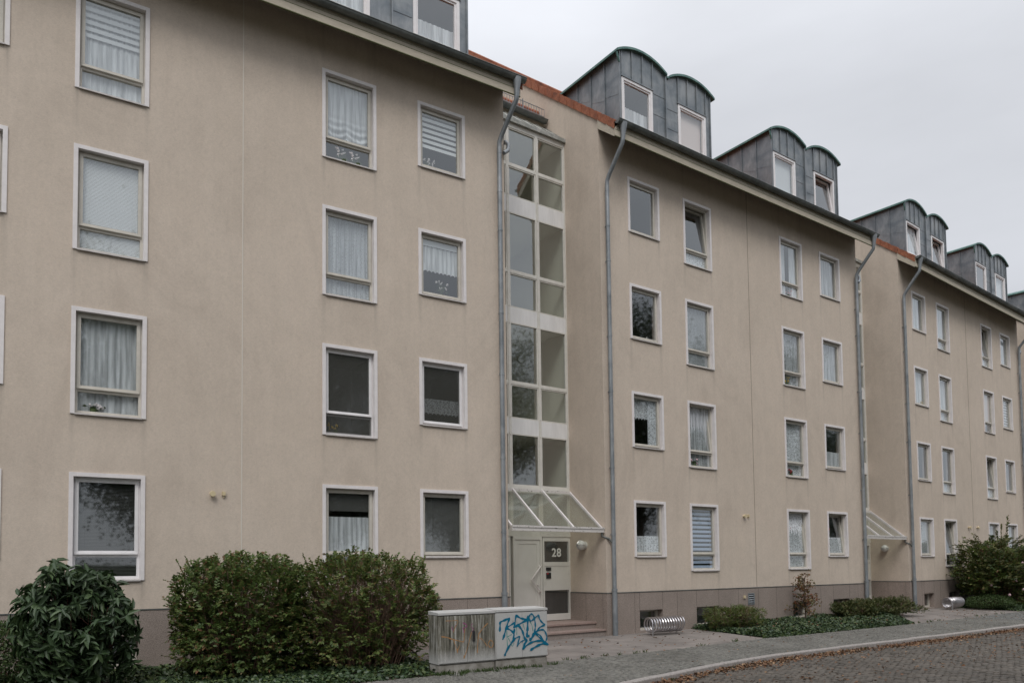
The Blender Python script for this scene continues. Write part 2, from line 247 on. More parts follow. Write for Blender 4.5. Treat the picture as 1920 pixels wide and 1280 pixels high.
# ---------------------------------------------------------------- mesh helpers
class MB:
    def __init__(s): s.v = []; s.f = []
    def quad(s, a, b, c, d): n = len(s.v); s.v += [a, b, c, d]; s.f.append((n, n + 1, n + 2, n + 3)); return s
    def poly(s, p): n = len(s.v); s.v += list(p); s.f.append(tuple(range(n, n + len(p)))); return s
    def box(s, x0, x1, y0, y1, z0, z1):
        n = len(s.v); s.v += [(x, y, z) for x in (x0, x1) for y in (y0, y1) for z in (z0, z1)]
        for f in ((0, 1, 3, 2), (4, 6, 7, 5), (0, 4, 5, 1), (2, 3, 7, 6), (0, 2, 6, 4), (1, 5, 7, 3)): s.f.append(tuple(n + i for i in f))
        return s
    def hexa(s, p):  # 8 points, bottom 4 then top 4
        n = len(s.v); s.v += list(p)
        for f in ((3, 2, 1, 0), (4, 5, 6, 7), (0, 1, 5, 4), (1, 2, 6, 5), (2, 3, 7, 6), (3, 0, 4, 7)): s.f.append(tuple(n + i for i in f))
        return s
    def bar(s, a, b, w, h=None):
        a, b = Vector(a), Vector(b); h = h or w; d = (b - a).normalized(); up = Vector((0, 0, 1)) if abs(d.z) < .95 else Vector((1, 0, 0))
        x = d.cross(up).normalized(); y = x.cross(d); return s.hexa([tuple(p + x * i * w / 2 + y * j * h / 2) for p in (a, b) for i, j in ((-1, -1), (1, -1), (1, 1), (-1, 1))])
    def tube(s, pts, r, n=10, cap=True):
        pts = [Vector(p) for p in pts]; rs = r if isinstance(r, (list, tuple)) else [r] * len(pts); base = len(s.v); pn = None
        for i, p in enumerate(pts):
            t = (pts[min(i + 1, len(pts) - 1)] - pts[max(i - 1, 0)]).normalized()
            if pn is None: pn = t.cross(Vector((.13, .2, 1) if abs(t.z) < .9 else (1, .1, 0))).normalized()
            pn = (pn - t * pn.dot(t)).normalized(); bn = t.cross(pn)
            for k in range(n): a = 2 * math.pi * k / n; s.v.append(tuple(p + (pn * math.cos(a) + bn * math.sin(a)) * rs[i]))
        for i in range(len(pts) - 1):
            for k in range(n): a = base + i * n + k; b = base + i * n + (k + 1) % n; s.f.append((a, b, b + n, a + n))
        if cap: s.f.append(tuple(base + k for k in range(n))[::-1]); s.f.append(tuple(base + (len(pts) - 1) * n + k for k in range(n)))
        return s
    def sphere(s, c, r, nu=16, nv=10, sq=(1, 1, 1)):
        b = len(s.v)
        for j in range(nv + 1):
            for i in range(nu):
                a = 2 * math.pi * i / nu; p = math.pi * j / nv; s.v.append((c[0] + r * sq[0] * math.sin(p) * math.cos(a), c[1] + r * sq[1] * math.sin(p) * math.sin(a), c[2] + r * sq[2] * math.cos(p)))
        for j in range(nv):
            for i in range(nu): s.f.append((b + j * nu + i, b + (j + 1) * nu + i, b + (j + 1) * nu + (i + 1) % nu, b + j * nu + (i + 1) % nu))
        return s
    def mesh(s, name, m, smooth=False):
        me = bpy.data.meshes.new(name); me.from_pydata([tuple(v) for v in s.v], [], s.f); me.materials.append(M[m]); me.validate()
        if smooth:
            me.polygons.foreach_set('use_smooth', [True] * len(me.polygons))
            try: me.set_sharp_from_angle(angle=R(40))
            except Exception: pass
        me.update(); return me
def ob(name, me, parent=None, loc=(0, 0, 0), rot=(0, 0, 0)):
    o = bpy.data.objects.new(name, me); sc.collection.objects.link(o); o.parent = parent; o.location = loc; o.rotation_euler = rot; return o
def tag(o, label=None, cat=None, group=None, kind=None):
    for k, v in (('label', label), ('category', cat), ('group', group), ('kind', kind)):
        if v: o[k] = v
    return o
def npmesh(name, V, F, m, per=4):
    me = bpy.data.meshes.new(name); nv = len(V); nf = len(F)
    me.vertices.add(nv); me.vertices.foreach_set('co', np.ascontiguousarray(V, dtype=np.float32).ravel())
    me.loops.add(nf * per); me.loops.foreach_set('vertex_index', np.ascontiguousarray(F, dtype=np.int32).ravel())
    me.polygons.add(nf); me.polygons.foreach_set('loop_start', np.arange(0, nf * per, per, dtype=np.int32)); me.polygons.foreach_set('loop_total', np.full(nf, per, dtype=np.int32))
    me.materials.append(M[m]); me.update(calc_edges=True); return me
def unit(a): return a / (np.linalg.norm(a, axis=-1, keepdims=True) + 1e-9)
def leaves(name, P, T, Nn, Ls, wr, m, fold=.25, droop=.15):
    """P base points, T directions, Nn normals; each leaf two quads folded on its midrib"""
    T = unit(T); S = unit(np.cross(T, Nn)); U = np.cross(S, T); L = Ls[:, None]; W = L * wr
    a = P; tip = P + T * L - U * L * droop; m1 = P + T * L * .3; m2 = P + T * L * .68 - U * L * droop * .35
    l1 = m1 + S * W * .5 + U * W * fold; r1 = m1 - S * W * .5 + U * W * fold; l2 = m2 + S * W * .42 + U * W * fold; r2 = m2 - S * W * .42 + U * W * fold
    n = len(P); V = np.stack([a, l1, l2, tip, r2, r1], 1).reshape(-1, 3); b = np.arange(n)[:, None] * 6
    F = np.concatenate([b + np.array([0, 3, 2, 1]), b + np.array([0, 5, 4, 3])], 0); return npmesh(name, V, F, m)

# ---------------------------------------------------------------- ground profile
def yf(x): return .0022 * max(0., x - 5) ** 2
def interp(x, tb):
    return float(np.interp(x, [t[0] for t in tb], [t[1] for t in tb]))
KT = [(-30, 8.2), (-4, 7.9), (2, 7.2), (6, 6.0), (7.93, 5.48), (9.66, 5.06), (11.2, 4.75), (13, 4.56), (16, 4.56), (25, 4.62), (90, 4.6)]
MT = [(-30, 3.3), (5.7, 3.25), (7, 3.06), (8, 2.92), (10.4, 2.92), (14.85, 2.56), (22, 2.6), (30, 2.5), (90, 2.5)]
def sk(x): return interp(x, KT)
def sm(x): return interp(x, MT)
def zs(s): return -.10 - .025 * min(max(s, 0), 6.8)
def gpt(x, s, dz=0): return (x, yf(x) - s, zs(s) + dz)
def zg(x, y): return zs(yf(x) - y)
def sheet(name, x0, x1, fa, fb, dz, m, nx=120, ns=6):
    b = MB(); 
    for i in range(nx + 1):
        x = x0 + (x1 - x0) * i / nx
        for j in range(ns + 1): s = fa(x) + (fb(x) - fa(x)) * j / ns; b.v.append(gpt(x, s, dz))
    for i in range(nx):
        for j in range(ns): a = i * (ns + 1) + j; b.f.append((a, a + ns + 1, a + ns + 2, a + 1)[::-1])
    return tag(ob(name, b.mesh(name, m, True)), kind='structure')
g = MB(); g.quad((-1500, -1500, -.62), (1500, -1500, -.62), (1500, 1500, -.62), (-1500, 1500, -.62)); tag(ob('ground', g.mesh('ground', 'groundm')), kind='structure')
sheet('soil', -30, 80, lambda x: -16, lambda x: sk(x) - .02, -.008, 'soil', 160, 16)
sheet('pavement', -30, 80, lambda x: sm(x), lambda x: sk(x) - .12, 0, 'mosaic', 160, 4)
FC = [(6.05, 15.1, 14.86), (21.7, 29.6, 30.0), (36.3, 44.2, 44.6)]
for x0, x1, x2 in FC:
    b = MB(); n = 24
    for i in range(n + 1):
        for j in range(9):
            s = -1.7 + j * .2125; xa, xb = x0, x1; x = xa + (xb - xa) * i / n; b.v.append(gpt(x, s, 0))
        for j in range(9):
            t = j / 8; xe = x1 + (x2 - x1) * t; x = x0 + (xe - x0) * i / n; b.v.append(gpt(x, sm(x) * t, 0))
    for i in range(n):
        for j in range(17): a = i * 18 + j; b.f.append((a, a + 1, a + 19, a + 18))
    tag(ob('forecourt', b.mesh('forecourt', 'slab')), kind='structure')
# kerb stones
b = MB(); x = -28.
while x < 78:
    L = 1.0 if x > 0 else 1.2; a0, a1 = x + .004, x + L - .004; wob = random.Random(int(x * 10)).uniform(-.006, .006)
    pts = []
    for dz0, dz1 in ((-.3, 0),):
        for zz in (dz0, .012 + wob):
            for (xx, off) in ((a0, -.14), (a1, -.14), (a1, 0.02 if zz > 0 else .035), (a0, 0.02 if zz > 0 else .035)):
                p = gpt(xx, sk(xx) + off); pts.append((p[0], p[1], p[2] + zz))
    b.hexa(pts); x += L
me = b.mesh('kerb', 'kerb'); kerb = ob('kerb', me); tag(kerb, kind='structure')
bv = kerb.modifiers.new('bevel', 'BEVEL'); bv.width = .018; bv.segments = 2
# road, slightly lower than the kerb, and the far pavement the camera stands on
sheet('road', -30, 80, lambda x: sk(x) - .02, lambda x: 11.5, -.11, 'cobble', 160, 10)
def setts(name, x0, x1, sa, sb, dz, sx_, ss, gap, m, arc, seed, hj):
    r = np.random.default_rng(seed); P = []; A = []
    nrow = int((x1 - x0) / sx_)
    for i in range(nrow):
        x = x0 + (i + .5) * sx_; a, c = sa(x), sb(x); n = int((c - a + .3) / ss)
        for j in range(-2, n + 1):
            sv = a + (j + .5 * (i % 2) + r.uniform(-.12, .12)) * ss + (arc * abs(math.sin(x * 4.6)) if arc else 0); xx = x + r.uniform(-.1, .1) * sx_
            if sv < a + ss * .4 or sv > c - ss * .4: continue
            p = gpt(xx, sv); P.append((p[0], p[1], p[2] + dz)); A.append((.5 * arc * 4.6 * math.cos(xx * 4.6) * (1 if math.sin(xx * 4.6) > 0 else -1) if arc else 0) + r.normal() * .11)
    P = np.array(P); A = np.array(A); n = len(P); hx = (sx_ - gap) / 2 * r.uniform(.86, 1.02, n); hy = (ss - gap) / 2 * r.uniform(.86, 1.02, n); top = r.normal(size=n) * hj; tx = r.normal(size=n) * .05; ty = r.normal(size=n) * .05
    V = []
    for k, (sc_k, z) in enumerate(((1.0, -.03), (1.0, -gap * .9), (.78, 0.0))):
        for ax, ay in ((-1, -1), (1, -1), (1, 1), (-1, 1)):
            lx, ly = ax * hx * sc_k, ay * hy * sc_k; wx = lx * np.cos(A) - ly * np.sin(A); wy = lx * np.sin(A) + ly * np.cos(A)
            V.append(np.stack([P[:, 0] + wx, P[:, 1] + wy, P[:, 2] + z + top + lx * tx + ly * ty], 1))
    V = np.stack(V, 1).reshape(-1, 3); f = [(8, 9, 10, 11)] + [(k + q, k + (q + 1) % 4, k + 4 + (q + 1) % 4, k + 4 + q) for k in (0, 4) for q in range(4)]
    F = (np.arange(n)[:, None, None] * 12 + np.array(f)[None]).reshape(-1, 4); return npmesh(name, V, F, m)
tag(ob('road', setts('road_setts', 7, 44, lambda x: sk(x) + .01, lambda x: 10.5, -.09, .135, .115, .012, 'settg', 0, 1, .005)), kind='structure')
tag(ob('pavement', setts('mosaic_setts', 4.5, 25.6, sm, lambda x: sk(x) - .13, .014, .066, .06, .009, 'mosg', .10, 2, .0016)), kind='structure')
b = MB()
for i in range(61):
    x = -30 + i * 110 / 60
    for s in (11.5, 11.5, 16.5): p = gpt(x, s); b.v.append((p[0], p[1], -.42 if (len(b.v) % 3 == 0) else -.27))
for i in range(60):
    for j in (0, 1): a = i * 3 + j; b.f.append((a, a + 1, a + 4, a + 3))
tag(ob('pavement', b.mesh('far_pavement', 'mosaic')), kind='structure')

# ---------------------------------------------------------------- apartment building
W = 1.155; HT = 1.816; HS = 1.437; U0, U1 = -.97, 10.68
COLS = [(0, HS), (2.09, HT), (6.40, HT), (8.50, HS)]
ZT = [3.2585 + 2.8 * i for i in range(4)]
CELL = [(.12, .95), (2.25, 3.16), (6.55, 7.40), (8.68, 9.60)]
def wall_mesh():
    b = MB(); holes = []
    for u, h in COLS:
        for zt in ZT: holes.append((u + .035, u + W - .035, zt - h + .005, zt - .035))
    xs = sorted({U0, U1, 4.875, *[h[0] for h in holes], *[h[1] for h in holes]}); z0, z1 = .93, 12.75
    zz = sorted({z0, z1, *[h[2] for h in holes], *[h[3] for h in holes]})
    for i in range(len(xs) - 1):
        for j in range(len(zz) - 1):
            cx, cz = (xs[i] + xs[i + 1]) / 2, (zz[j] + zz[j + 1]) / 2
            if any(h[0] < cx < h[1] and h[2] < cz < h[3] for h in holes): continue
            b.quad((xs[i], 0, zz[j]), (xs[i + 1], 0, zz[j]), (xs[i + 1], 0, zz[j + 1]), (xs[i], 0, zz[j + 1]))
    D = .3
    for a, c, p, q in holes:
        b.quad((a, 0, p), (a, 0, q), (a, D, q), (a, D, p)); b.quad((c, 0, q), (c, 0, p), (c, D, p), (c, D, q))
        b.quad((a, 0, q), (c, 0, q), (c, D, q), (a, D, q)); b.quad((c, 0, p), (a, 0, p), (a, D, p), (c, D, p))
    for x in (U0, U1):     # gable walls
        rz = lambda d: 12.97 + .827 * d - .13
        b.poly([(x, 0, .93), (x, 0, rz(0)), (x, 6.6, rz(6.6)), (x, 13.2, rz(0)), (x, 13.2, -.4), (x, 1.3 if x == U0 else 0.001, -.4), (x, 1.3 if x == U0 else .001, .93)])
    b.quad((U1, 13.2, -.4), (U0, 13.2, -.4), (U0, 13.2, 12.9), (U1, 13.2, 12.9))
    return b.mesh('wall', 'stucco')
def plinth_mesh():
    b = MB(); y = -.025; holes = [(a, c, -.05 if i != 9 else 0, .47) for i, (a, c) in enumerate(CELL)]
    xs = sorted({U0 - .02, U1 + .02, *[h[0] for h in holes], *[h[1] for h in holes], -.05, 1.5, 4.0, 4.875, 5.7, 8.0, 10.1})
    zz = [-.5, -.05, .47, .93]
    for i in range(len(xs) - 1):
        for j in range(3):
            cx, cz = (xs[i] + xs[i + 1]) / 2, (zz[j] + zz[j + 1]) / 2
            if any(h[0] < cx < h[1] and h[2] < cz < h[3] for h in holes): continue
            b.quad((xs[i], y, zz[j]), (xs[i + 1], y, zz[j]), (xs[i + 1], y, zz[j + 1]), (xs[i], y, zz[j + 1]))
    for a, c, p, q in holes:
        D = .28; b.quad((a, y, p), (a, y, q), (a, D, q), (a, D, p)); b.quad((c, y, q), (c, y, p), (c, D, p), (c, D, q)); b.quad((a, y, q), (c, y, q), (c, D, q), (a, D, q)); b.quad((c, y, p), (a, y, p), (a, D, p), (c, D, p))
    x = U0 - .02; b.quad((x, 1.5, -.5), (x, y, -.5), (x, y, .93), (x, 1.5, .93)); x = U1 + .02; b.quad((x, y, -.5), (x, 1.5, -.5), (x, 1.5, .93), (x, y, .93))
    b.quad((U0 - .02, y, .93), (U1 + .02, y, .93), (U1 + .02, 0, .935), (U0 - .02, 0, .935))
    return b.mesh('plinth', 'granite')
def plinthtrim_mesh():
    b = MB()
    b.box(U0 - .028, U1 + .028, -.034, .0, .925, .945); b.box(U0 - .028, U0 - .002, .0, 1.35, .925, .945)
    return b.mesh('flashing', 'gutter')
def pjoint_mesh():
    b = MB()
    for x in (-.05, 1.5, 4.0, 4.9, 5.75, 8.0, 10.1): b.box(x - .003, x + .003, -.028, -.02, -.3, .925)
    for a, c in CELL:
        for x in (a, c): b.box(x - .003, x + .003, -.028, -.02, .47, .925)
    for y in (.12, .75): b.box(U0 - .024, U0 - .018, y, y + .006, -.3, .925)
    return b.mesh('panel_joint', 'darkjoint')
def jointline_mesh(m):
    b = MB(); b.box(4.862, 4.880, -.006, 0, .945, 12.6); return b.mesh('expansion_joint', m)
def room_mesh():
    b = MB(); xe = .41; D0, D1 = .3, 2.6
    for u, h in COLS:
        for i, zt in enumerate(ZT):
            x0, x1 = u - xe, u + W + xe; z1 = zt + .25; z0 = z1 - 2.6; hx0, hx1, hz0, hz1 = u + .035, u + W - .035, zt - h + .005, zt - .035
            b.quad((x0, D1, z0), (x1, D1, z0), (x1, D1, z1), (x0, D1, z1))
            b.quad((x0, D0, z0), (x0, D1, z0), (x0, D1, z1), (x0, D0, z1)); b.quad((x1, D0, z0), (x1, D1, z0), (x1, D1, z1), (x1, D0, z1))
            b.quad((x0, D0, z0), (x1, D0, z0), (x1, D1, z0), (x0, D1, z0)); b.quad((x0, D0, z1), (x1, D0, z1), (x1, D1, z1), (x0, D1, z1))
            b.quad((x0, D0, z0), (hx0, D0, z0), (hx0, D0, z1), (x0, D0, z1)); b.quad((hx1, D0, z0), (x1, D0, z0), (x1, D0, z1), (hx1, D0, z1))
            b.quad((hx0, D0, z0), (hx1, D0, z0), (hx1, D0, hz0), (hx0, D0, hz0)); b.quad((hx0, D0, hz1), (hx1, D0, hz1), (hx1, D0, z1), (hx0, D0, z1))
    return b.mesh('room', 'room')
def ring(b, x0, x1, z0, z1, wd, y0, y1):
    b.box(x0, x0 + wd, y0, y1, z0, z1); b.box(x1 - wd, x1, y0, y1, z0, z1); b.box(x0 + wd, x1 - wd, y0, y1, z0, z0 + wd); b.box(x0 + wd, x1 - wd, y0, y1, z1 - wd, z1); return b
TX = .40  # transom height
def trim_mesh(H):
    b = MB(); b.box(0, .068, -.022, .10, 0, H); b.box(W - .068, W, -.022, .10, 0, H); b.box(.068, W - .068, -.022, .10, H - .068, H); return b.mesh('window_surround', 'trim')
def frame_mesh(H, tall, m):
    b = MB(); ring(b, .068, W - .068, .028, H - .068, .045, .09, .16)
    if tall: b.box(.113, W - .113, .09, .16, TX, TX + .06)
    return b.mesh('window_frame', m)
def sash_dims(H, tall): return (.095, W - .095, (TX + .045) if tall else .058, H - .098)
def sash_mesh(H, tall, m):
    x0, x1, z0, z1 = sash_dims(H, tall); b = MB(); ring(b, x0, x1, 0, z1 - z0, .055, -.03, .03); b.box(x0 + .055, x1 - .055, -.004, .0, .055, .063)
    b.box(x0 + .01, x1 - .01, -.048, -.03, 0.0, .022); return b.mesh('sash', m)
def pane_mesh(x0, x1, z0, z1, g='glass'): return MB().quad((x0, 0, z0), (x1, 0, z0), (x1, 0, z1), (x0, 0, z1)).mesh('pane', g)
def sill_mesh():
    b = MB(); b.hexa([(.06, -.035, .0), (W - .06, -.035, .0), (W - .06, .09, .018), (.06, .09, .018), (.06, -.035, .012), (W - .06, -.035, .012), (W - .06, .09, .03), (.06, .09, .03)])
    b.box(.06, W - .06, -.038, -.035, -.014, .012); return b.mesh('sill', 'sill')
def pleat(name, x0, x1, z0, z1, m, n=9, amp=.02, seed=0, scallop=0, ztopf=None):
    r = random.Random(seed); b = MB(); K = n * 8; ph = [r.uniform(-.6, .6) for _ in range(n + 2)]
    rows = [0, .5, 1]
    for i in range(K + 1):
        t = i / K; k = t * n; y = amp * math.sin(2 * math.pi * k + ph[int(k)]) + amp * .4 * math.sin(5.3 * k + seed)
        zb = z0 + (scallop * abs(math.sin(math.pi * k)) if scallop else 0)
        for q in rows: b.v.append((x0 + (x1 - x0) * t, y * (1 - .35 * q), zb + (z1 - zb) * q))
    for i in range(K):
        for j in range(2): a = i * 3 + j; b.f.append((a, a + 3, a + 4, a + 1))
    return b.mesh(name, m, True)
def swag_mesh(x0, x1, z0, z1, m):
    b = MB(); nx, nz_ = 32, 60
    for i in range(nx + 1):
        for j in range(nz_ + 1):
            t, q = i / nx, j / nz_; s = abs(math.sin(math.pi * 2 * t)); low = max(0, (.5 - q) / .5)
            y = .03 * math.sin(16 * q * math.pi + 0) * low * (.4 + .6 * s) + .008 * math.sin(t * 40)
            z = z0 + (z1 - z0) * q + (.10 - .13 * s) * low * 1.0
            b.v.append((x0 + (x1 - x0) * t, y, z))
    for i in range(nx):
        for j in range(nz_): a = i * (nz_ + 1) + j; b.f.append((a, a + nz_ + 1, a + nz_ + 2, a + 1))
    return b.mesh('curtain', m, True)
def slats(x0, x1, z0, z1, m, ang=50, pitch=.024):
    b = MB(); n = int((z1 - z0) / pitch); c, s = math.cos(R(ang)) * .0125, math.sin(R(ang)) * .0125
    for i in range(n): z = z1 - i * pitch; b.quad((x0, -c, z - s), (x1, -c, z - s), (x1, c, z + s), (x0, c, z + s))
    for x in (x0 + .15, (x0 + x1) / 2, x1 - .15): b.box(x - .0015, x + .0015, -.015, -.012, z0, z1)
    b.box(x0, x1, -.015, .02, z1, z1 + .03); return b.mesh('venetian_blind', m)
def zebra(x0, x1, z0, z1, m, band=.07, gap=.05):
    b = MB(); z = z1
    while z > z0: b.box(x0, x1, 0, .004, max(z0, z - band), z); z -= band + gap
    b.box(x0, x1, -.01, .03, z1, z1 + .05); return b.mesh('striped_blind', m)
def flat(name, x0, x1, z0, z1, m): return MB().box(x0, x1, 0, .004, z0, z1).mesh(name, m)
def flowers(m, n=6, h=.25, w=.16, seed=0):
    r = random.Random(seed); b = MB()
    for _ in range(n):
        p = (r.uniform(-w, w), r.uniform(-.02, .02), h * r.uniform(.45, 1)); b.sphere(p, r.uniform(.014, .026), 7, 5)
        for _ in range(3): b.sphere((p[0] + r.uniform(-.03, .03), p[1], p[2] + r.uniform(-.03, .03)), .013, 6, 4)
    return b.mesh('flowers', m)
def stems(n=7, h=.25, w=.16, seed=0, m='stem'):
    r = random.Random(seed); b = MB(); b.tube([(0, 0, 0), (0, 0, .07)], [.04, .055], 10)
    for _ in range(n):
        x = r.uniform(-w, w); b.tube([(0, 0, .06), (x * .5, 0, h * .6), (x, r.uniform(-.02, .02), h * r.uniform(.6, 1))], .003, 4)
        for _ in range(3):
            q = (x * r.random(), r.uniform(-.02, .02), h * r.uniform(.3, .7)); dx = r.uniform(-.05, .05); b.quad(q, (q[0] + dx, q[1] - .01, q[2] + .02), (q[0] + dx * 1.6, q[1], q[2] - .005), (q[0] + dx * .7, q[1] + .01, q[2] - .02))
    return b.mesh('pot_plant', m)
CACHE = {}
def C(key, fn):
    if key not in CACHE: CACHE[key] = fn()
    return CACHE[key]
def cover(win, H, tall, spec, seed):
    """spec: list of items hung behind the glass"""
    x0, x1 = .10, W - .10; z0, z1 = .06, H - .11
    for it in spec:
        k = it[0]
        if k == 'ven': ob('venetian_blind', C(('ven', H, it[1]), lambda: slats(x0, x1, z0, z1, it[1], it[2] if len(it) > 2 else 55)), win, (0, .145, 0))
        elif k == 'zeb': ob('striped_blind', C(('zeb', H, it[1], it[2]), lambda: zebra(x0, x1, z1 - (z1 - z0) * it[2], z1, it[1])), win, (0, .145, 0))
        elif k == 'sheer': ob('curtain', C(('sh', H, it[1], seed % 4), lambda: pleat('curtain', x0, x1, z0, z1, it[1], 9 + seed % 4, .010, seed)), win, (0, .18, 0))
        elif k == 'side': ob('curtain', C(('sd', H, it[1], it[2]), lambda: pleat('curtain', *((x0, x0 + .35) if it[2] == 'l' else (x1 - .35, x1)), z0, z1, it[1], 5, .03, seed)), win, (0, .145, 0))
        elif k == 'cafe': ob('cafe_curtain', C(('cf', H, it[1], it[2], it[3]), lambda: pleat('cafe_curtain', x0, x1, z0 + it[3] * (z1 - z0), z0 + (it[3] + it[2]) * (z1 - z0), it[1], 10, .010, seed, .035)), win, (0, .165, 0))
        elif k == 'val': ob('valance', C(('vl', H, it[1], it[2]), lambda: pleat('valance', x0, x1, z1 - it[2] * (z1 - z0), z1, it[1], 9, .010, seed, .06)), win, (0, .17, 0))
        elif k == 'roll': ob('roller_blind', C(('rl', H, it[1], it[2]), lambda: flat('roller_blind', x0, x1, z1 - it[2] * (z1 - z0), z1 + .05, it[1])), win, (0, .145, 0))
        elif k == 'swag': ob('curtain', C(('sw', H), lambda: swag_mesh(x0, x1, z0 + .42 * (1 if tall else .2), z1, 'sheer')), win, (0, .17, 0))
        elif k == 'fl':
            o = ob('flowers', C(('fl', it[1], it[3]), lambda: flowers(it[1], 7, it[3], .15, seed)), win, (it[2], .145, .06)); ob('pot_plant', C(('st', it[3]), lambda: stems(7, it[3], .15, seed)), win, (it[2], .15, .06))
        elif k == 'screen': ob('insect_screen', C(('sc', H), lambda: MB().quad((x0, 0, z0), (x1, 0, z0), (x1, 0, z1), (x0, 0, z1)).mesh('insect_screen', 'screen')), win, (0, .075, 0))
        elif k == 'candle': ob('candle', C('cd', lambda: MB().tube([(0, 0, 0), (0, 0, .14)], .022, 10).mesh('candle', 'paper')), win, (it[1], .2, .06))
        elif k == 'orn': ob('hanging_ornament', C('or', lambda: MB().sphere((0, 0, 0), .05, 10, 8, (1, .3, 1)).box(-.001, .001, -.001, .001, .05, .3).mesh('hanging_ornament', 'red')), win, (it[1], .2, H - .55))
def window(par, u, zt, H, spec, tilt=0, fm='frame', seed=0):
    tall = H > 1.6; win = ob('window', C(('trim', H), lambda: trim_mesh(H)), par, (u, 0, zt - H))
    ob('frame', C(('fr', H, fm), lambda: frame_mesh(H, tall, fm)), win); ob('sill', C('sill', sill_mesh), win)
    x0, x1, z0, z1 = sash_dims(H, tall); a = -R(6.5) if tilt else 0
    ob('sash', C(('sa', H, fm), lambda: sash_mesh(H, tall, fm)), win, (0, .10, z0), (a, 0, 0))
    ob('pane', C(('pa', H), lambda: pane_mesh(x0 + .055, x1 - .055, .06, z1 - z0 - .055)), win, (0, .10, z0), (a, 0, 0))
    if tall: ob('pane', C('plow', lambda: pane_mesh(.113, W - .113, .073, TX)), win, (0, .125, 0))
    cover(win, H, tall, spec, seed); return win
# ---- roof, eaves
def rz(d): return 12.97 + .827 * d
XL, XR = -1.0, 10.83
def roof_mesh(x0, x1, y0, y1, zoff, back=True, rz=None):
    rz = rz or (lambda d: 12.97 + .827 * d)
    b = MB(); nx = int((x1 - x0) / .05); step = .34; n = int((y1 - y0) / (step * .77)); sl_ = .827
    for r_ in range(n):
        d0 = y0 + (y1 - y0) * r_ / n; d1 = y0 + (y1 - y0) * (r_ + 1) / n; base = len(b.v)
        for i in range(nx + 1):
            x = x0 + (x1 - x0) * i / nx; wv = .018 * abs(math.sin(math.pi * (x - x0) / .3)); 
            b.v += [(x, d0, rz(d0) + zoff + .0 + wv), (x, d0, rz(d0) + zoff + .035 + wv), (x, d1 + .02, rz(d1) + zoff + .012 + wv)]
        for i in range(nx): a = base + i * 3; b.f += [(a, a + 3, a + 4, a + 1), (a + 1, a + 4, a + 5, a + 2)]
    if back: b.quad((x0, y1, rz(y1) + zoff), (x1, y1, rz(y1) + zoff), (x1, 2 * y1 - y0, rz(y0) + zoff), (x0, 2 * y1 - y0, rz(y0) + zoff))
    b.tube([(x0, y1, rz(y1) + zoff + .02), (x1, y1, rz(y1) + zoff + .02)], .11, 8)
    return b.mesh('roof', 'tile')
def verge_mesh(x, sgn):
    b = MB(); n = 24; y0, y1 = -.62, 6.6
    for i in range(n):
        a = y0 + (y1 - y0) * i / n; c = y0 + (y1 - y0) * (i + 1) / n; x1 = x + .14 * sgn; xo = x - .02 * sgn
        t0, t1 = rz(a) + .085, rz(c) + .05
        b.hexa([(xo, a, t0 - .24), (x1, a, t0 - .06), (x1, c + .03, t1 - .04), (x - .004 * sgn, c - .008, t1 - .205), (xo, a, t0), (x1, a, t0), (x1, c + .03, t1 + .02), (x - .004 * sgn, c - .008, t1)])
    return b.mesh('verge_tiles', 'tile')
def fascia_mesh():
    b = MB(); y = -.6
    b.box(XL, XR - .08, y - .02, y, 12.28, 12.5); b.box(XL, XR - .08, y - .034, y - .003, 12.13, 12.285)
    for x0, x1 in ((XL - .001, XL + .02), (XR - .10, XR - .079)):
        b.hexa([(x0, -.6, 12.12), (x1, -.6, 12.12), (x1, .0, 12.60), (x0, .0, 12.60), (x0, -.6, 12.49), (x1, -.6, 12.49), (x1, .0, 12.9), (x0, .0, 12.9)])
    return b.mesh('fascia', 'fascia')
def fline_mesh():
    b = MB(); y = -.6
    b.box(XL + .002, XR - .082, y - .0365, y - .02, 12.278, 12.29); b.box(XL + .002, XR - .082, y - .0225, y - .01, 12.375, 12.381); b.box(XL + .002, XR - .082, y - .0365, y - .004, 12.122, 12.134)
    return b.mesh('fascia_groove', 'algae')
def gutter_mesh(x0, x1, y, z, r=.085):
    b = MB(); n = 10; base = len(b.v); ring_ = []
    for rr in (r, r - .008):
        for i in range(n + 1): a = math.pi + math.pi * i / n; ring_.append((y + rr * math.cos(a), z + rr * math.sin(a)))
    for x in (x0, x1):
        for q in ring_: b.v.append((x, *q))
    m = 2 * (n + 1)
    for i in range(n): b.f += [(i, i + 1, m + i + 1, m + i), (n + 1 + i, m + n + 1 + i, m + n + 2 + i, n + 2 + i)]
    for x in (x0, x1): b.poly([(x, y + r * math.cos(math.pi + math.pi * i / n), z + r * math.sin(math.pi + math.pi * i / n)) for i in range(n + 1)])
    b.tube([(x0 - .004, y - r, z + .003), (x1 + .004, y - r, z + .003)], .013, 8)
    x = x0 + .55
    while x < x1:
        for dx in (-.012, .012):
            pass
        pts = [(x, y + (r + .006) * math.cos(math.pi + math.pi * i / n), z + (r + .006) * math.sin(math.pi + math.pi * i / n)) for i in range(n + 1)]
        for i in range(n): b.bar(pts[i], pts[i + 1], .022, .008)
        x += .82
    return b.mesh('gutter', 'gutter', True)
def pipe_pts(x, xt, ztop, bottom):
    P = [(xt, -.68, ztop), (xt, -.68, ztop - .32), (xt, -.66, ztop - .42), (xt + (x - xt) * .3, -.5, ztop - .62), (x + (xt - x) * .15, -.19, ztop - 1.02), (x, -.11, ztop - 1.15), (x, -.10, ztop - 1.3), (x, -.10, bottom)]
    return P
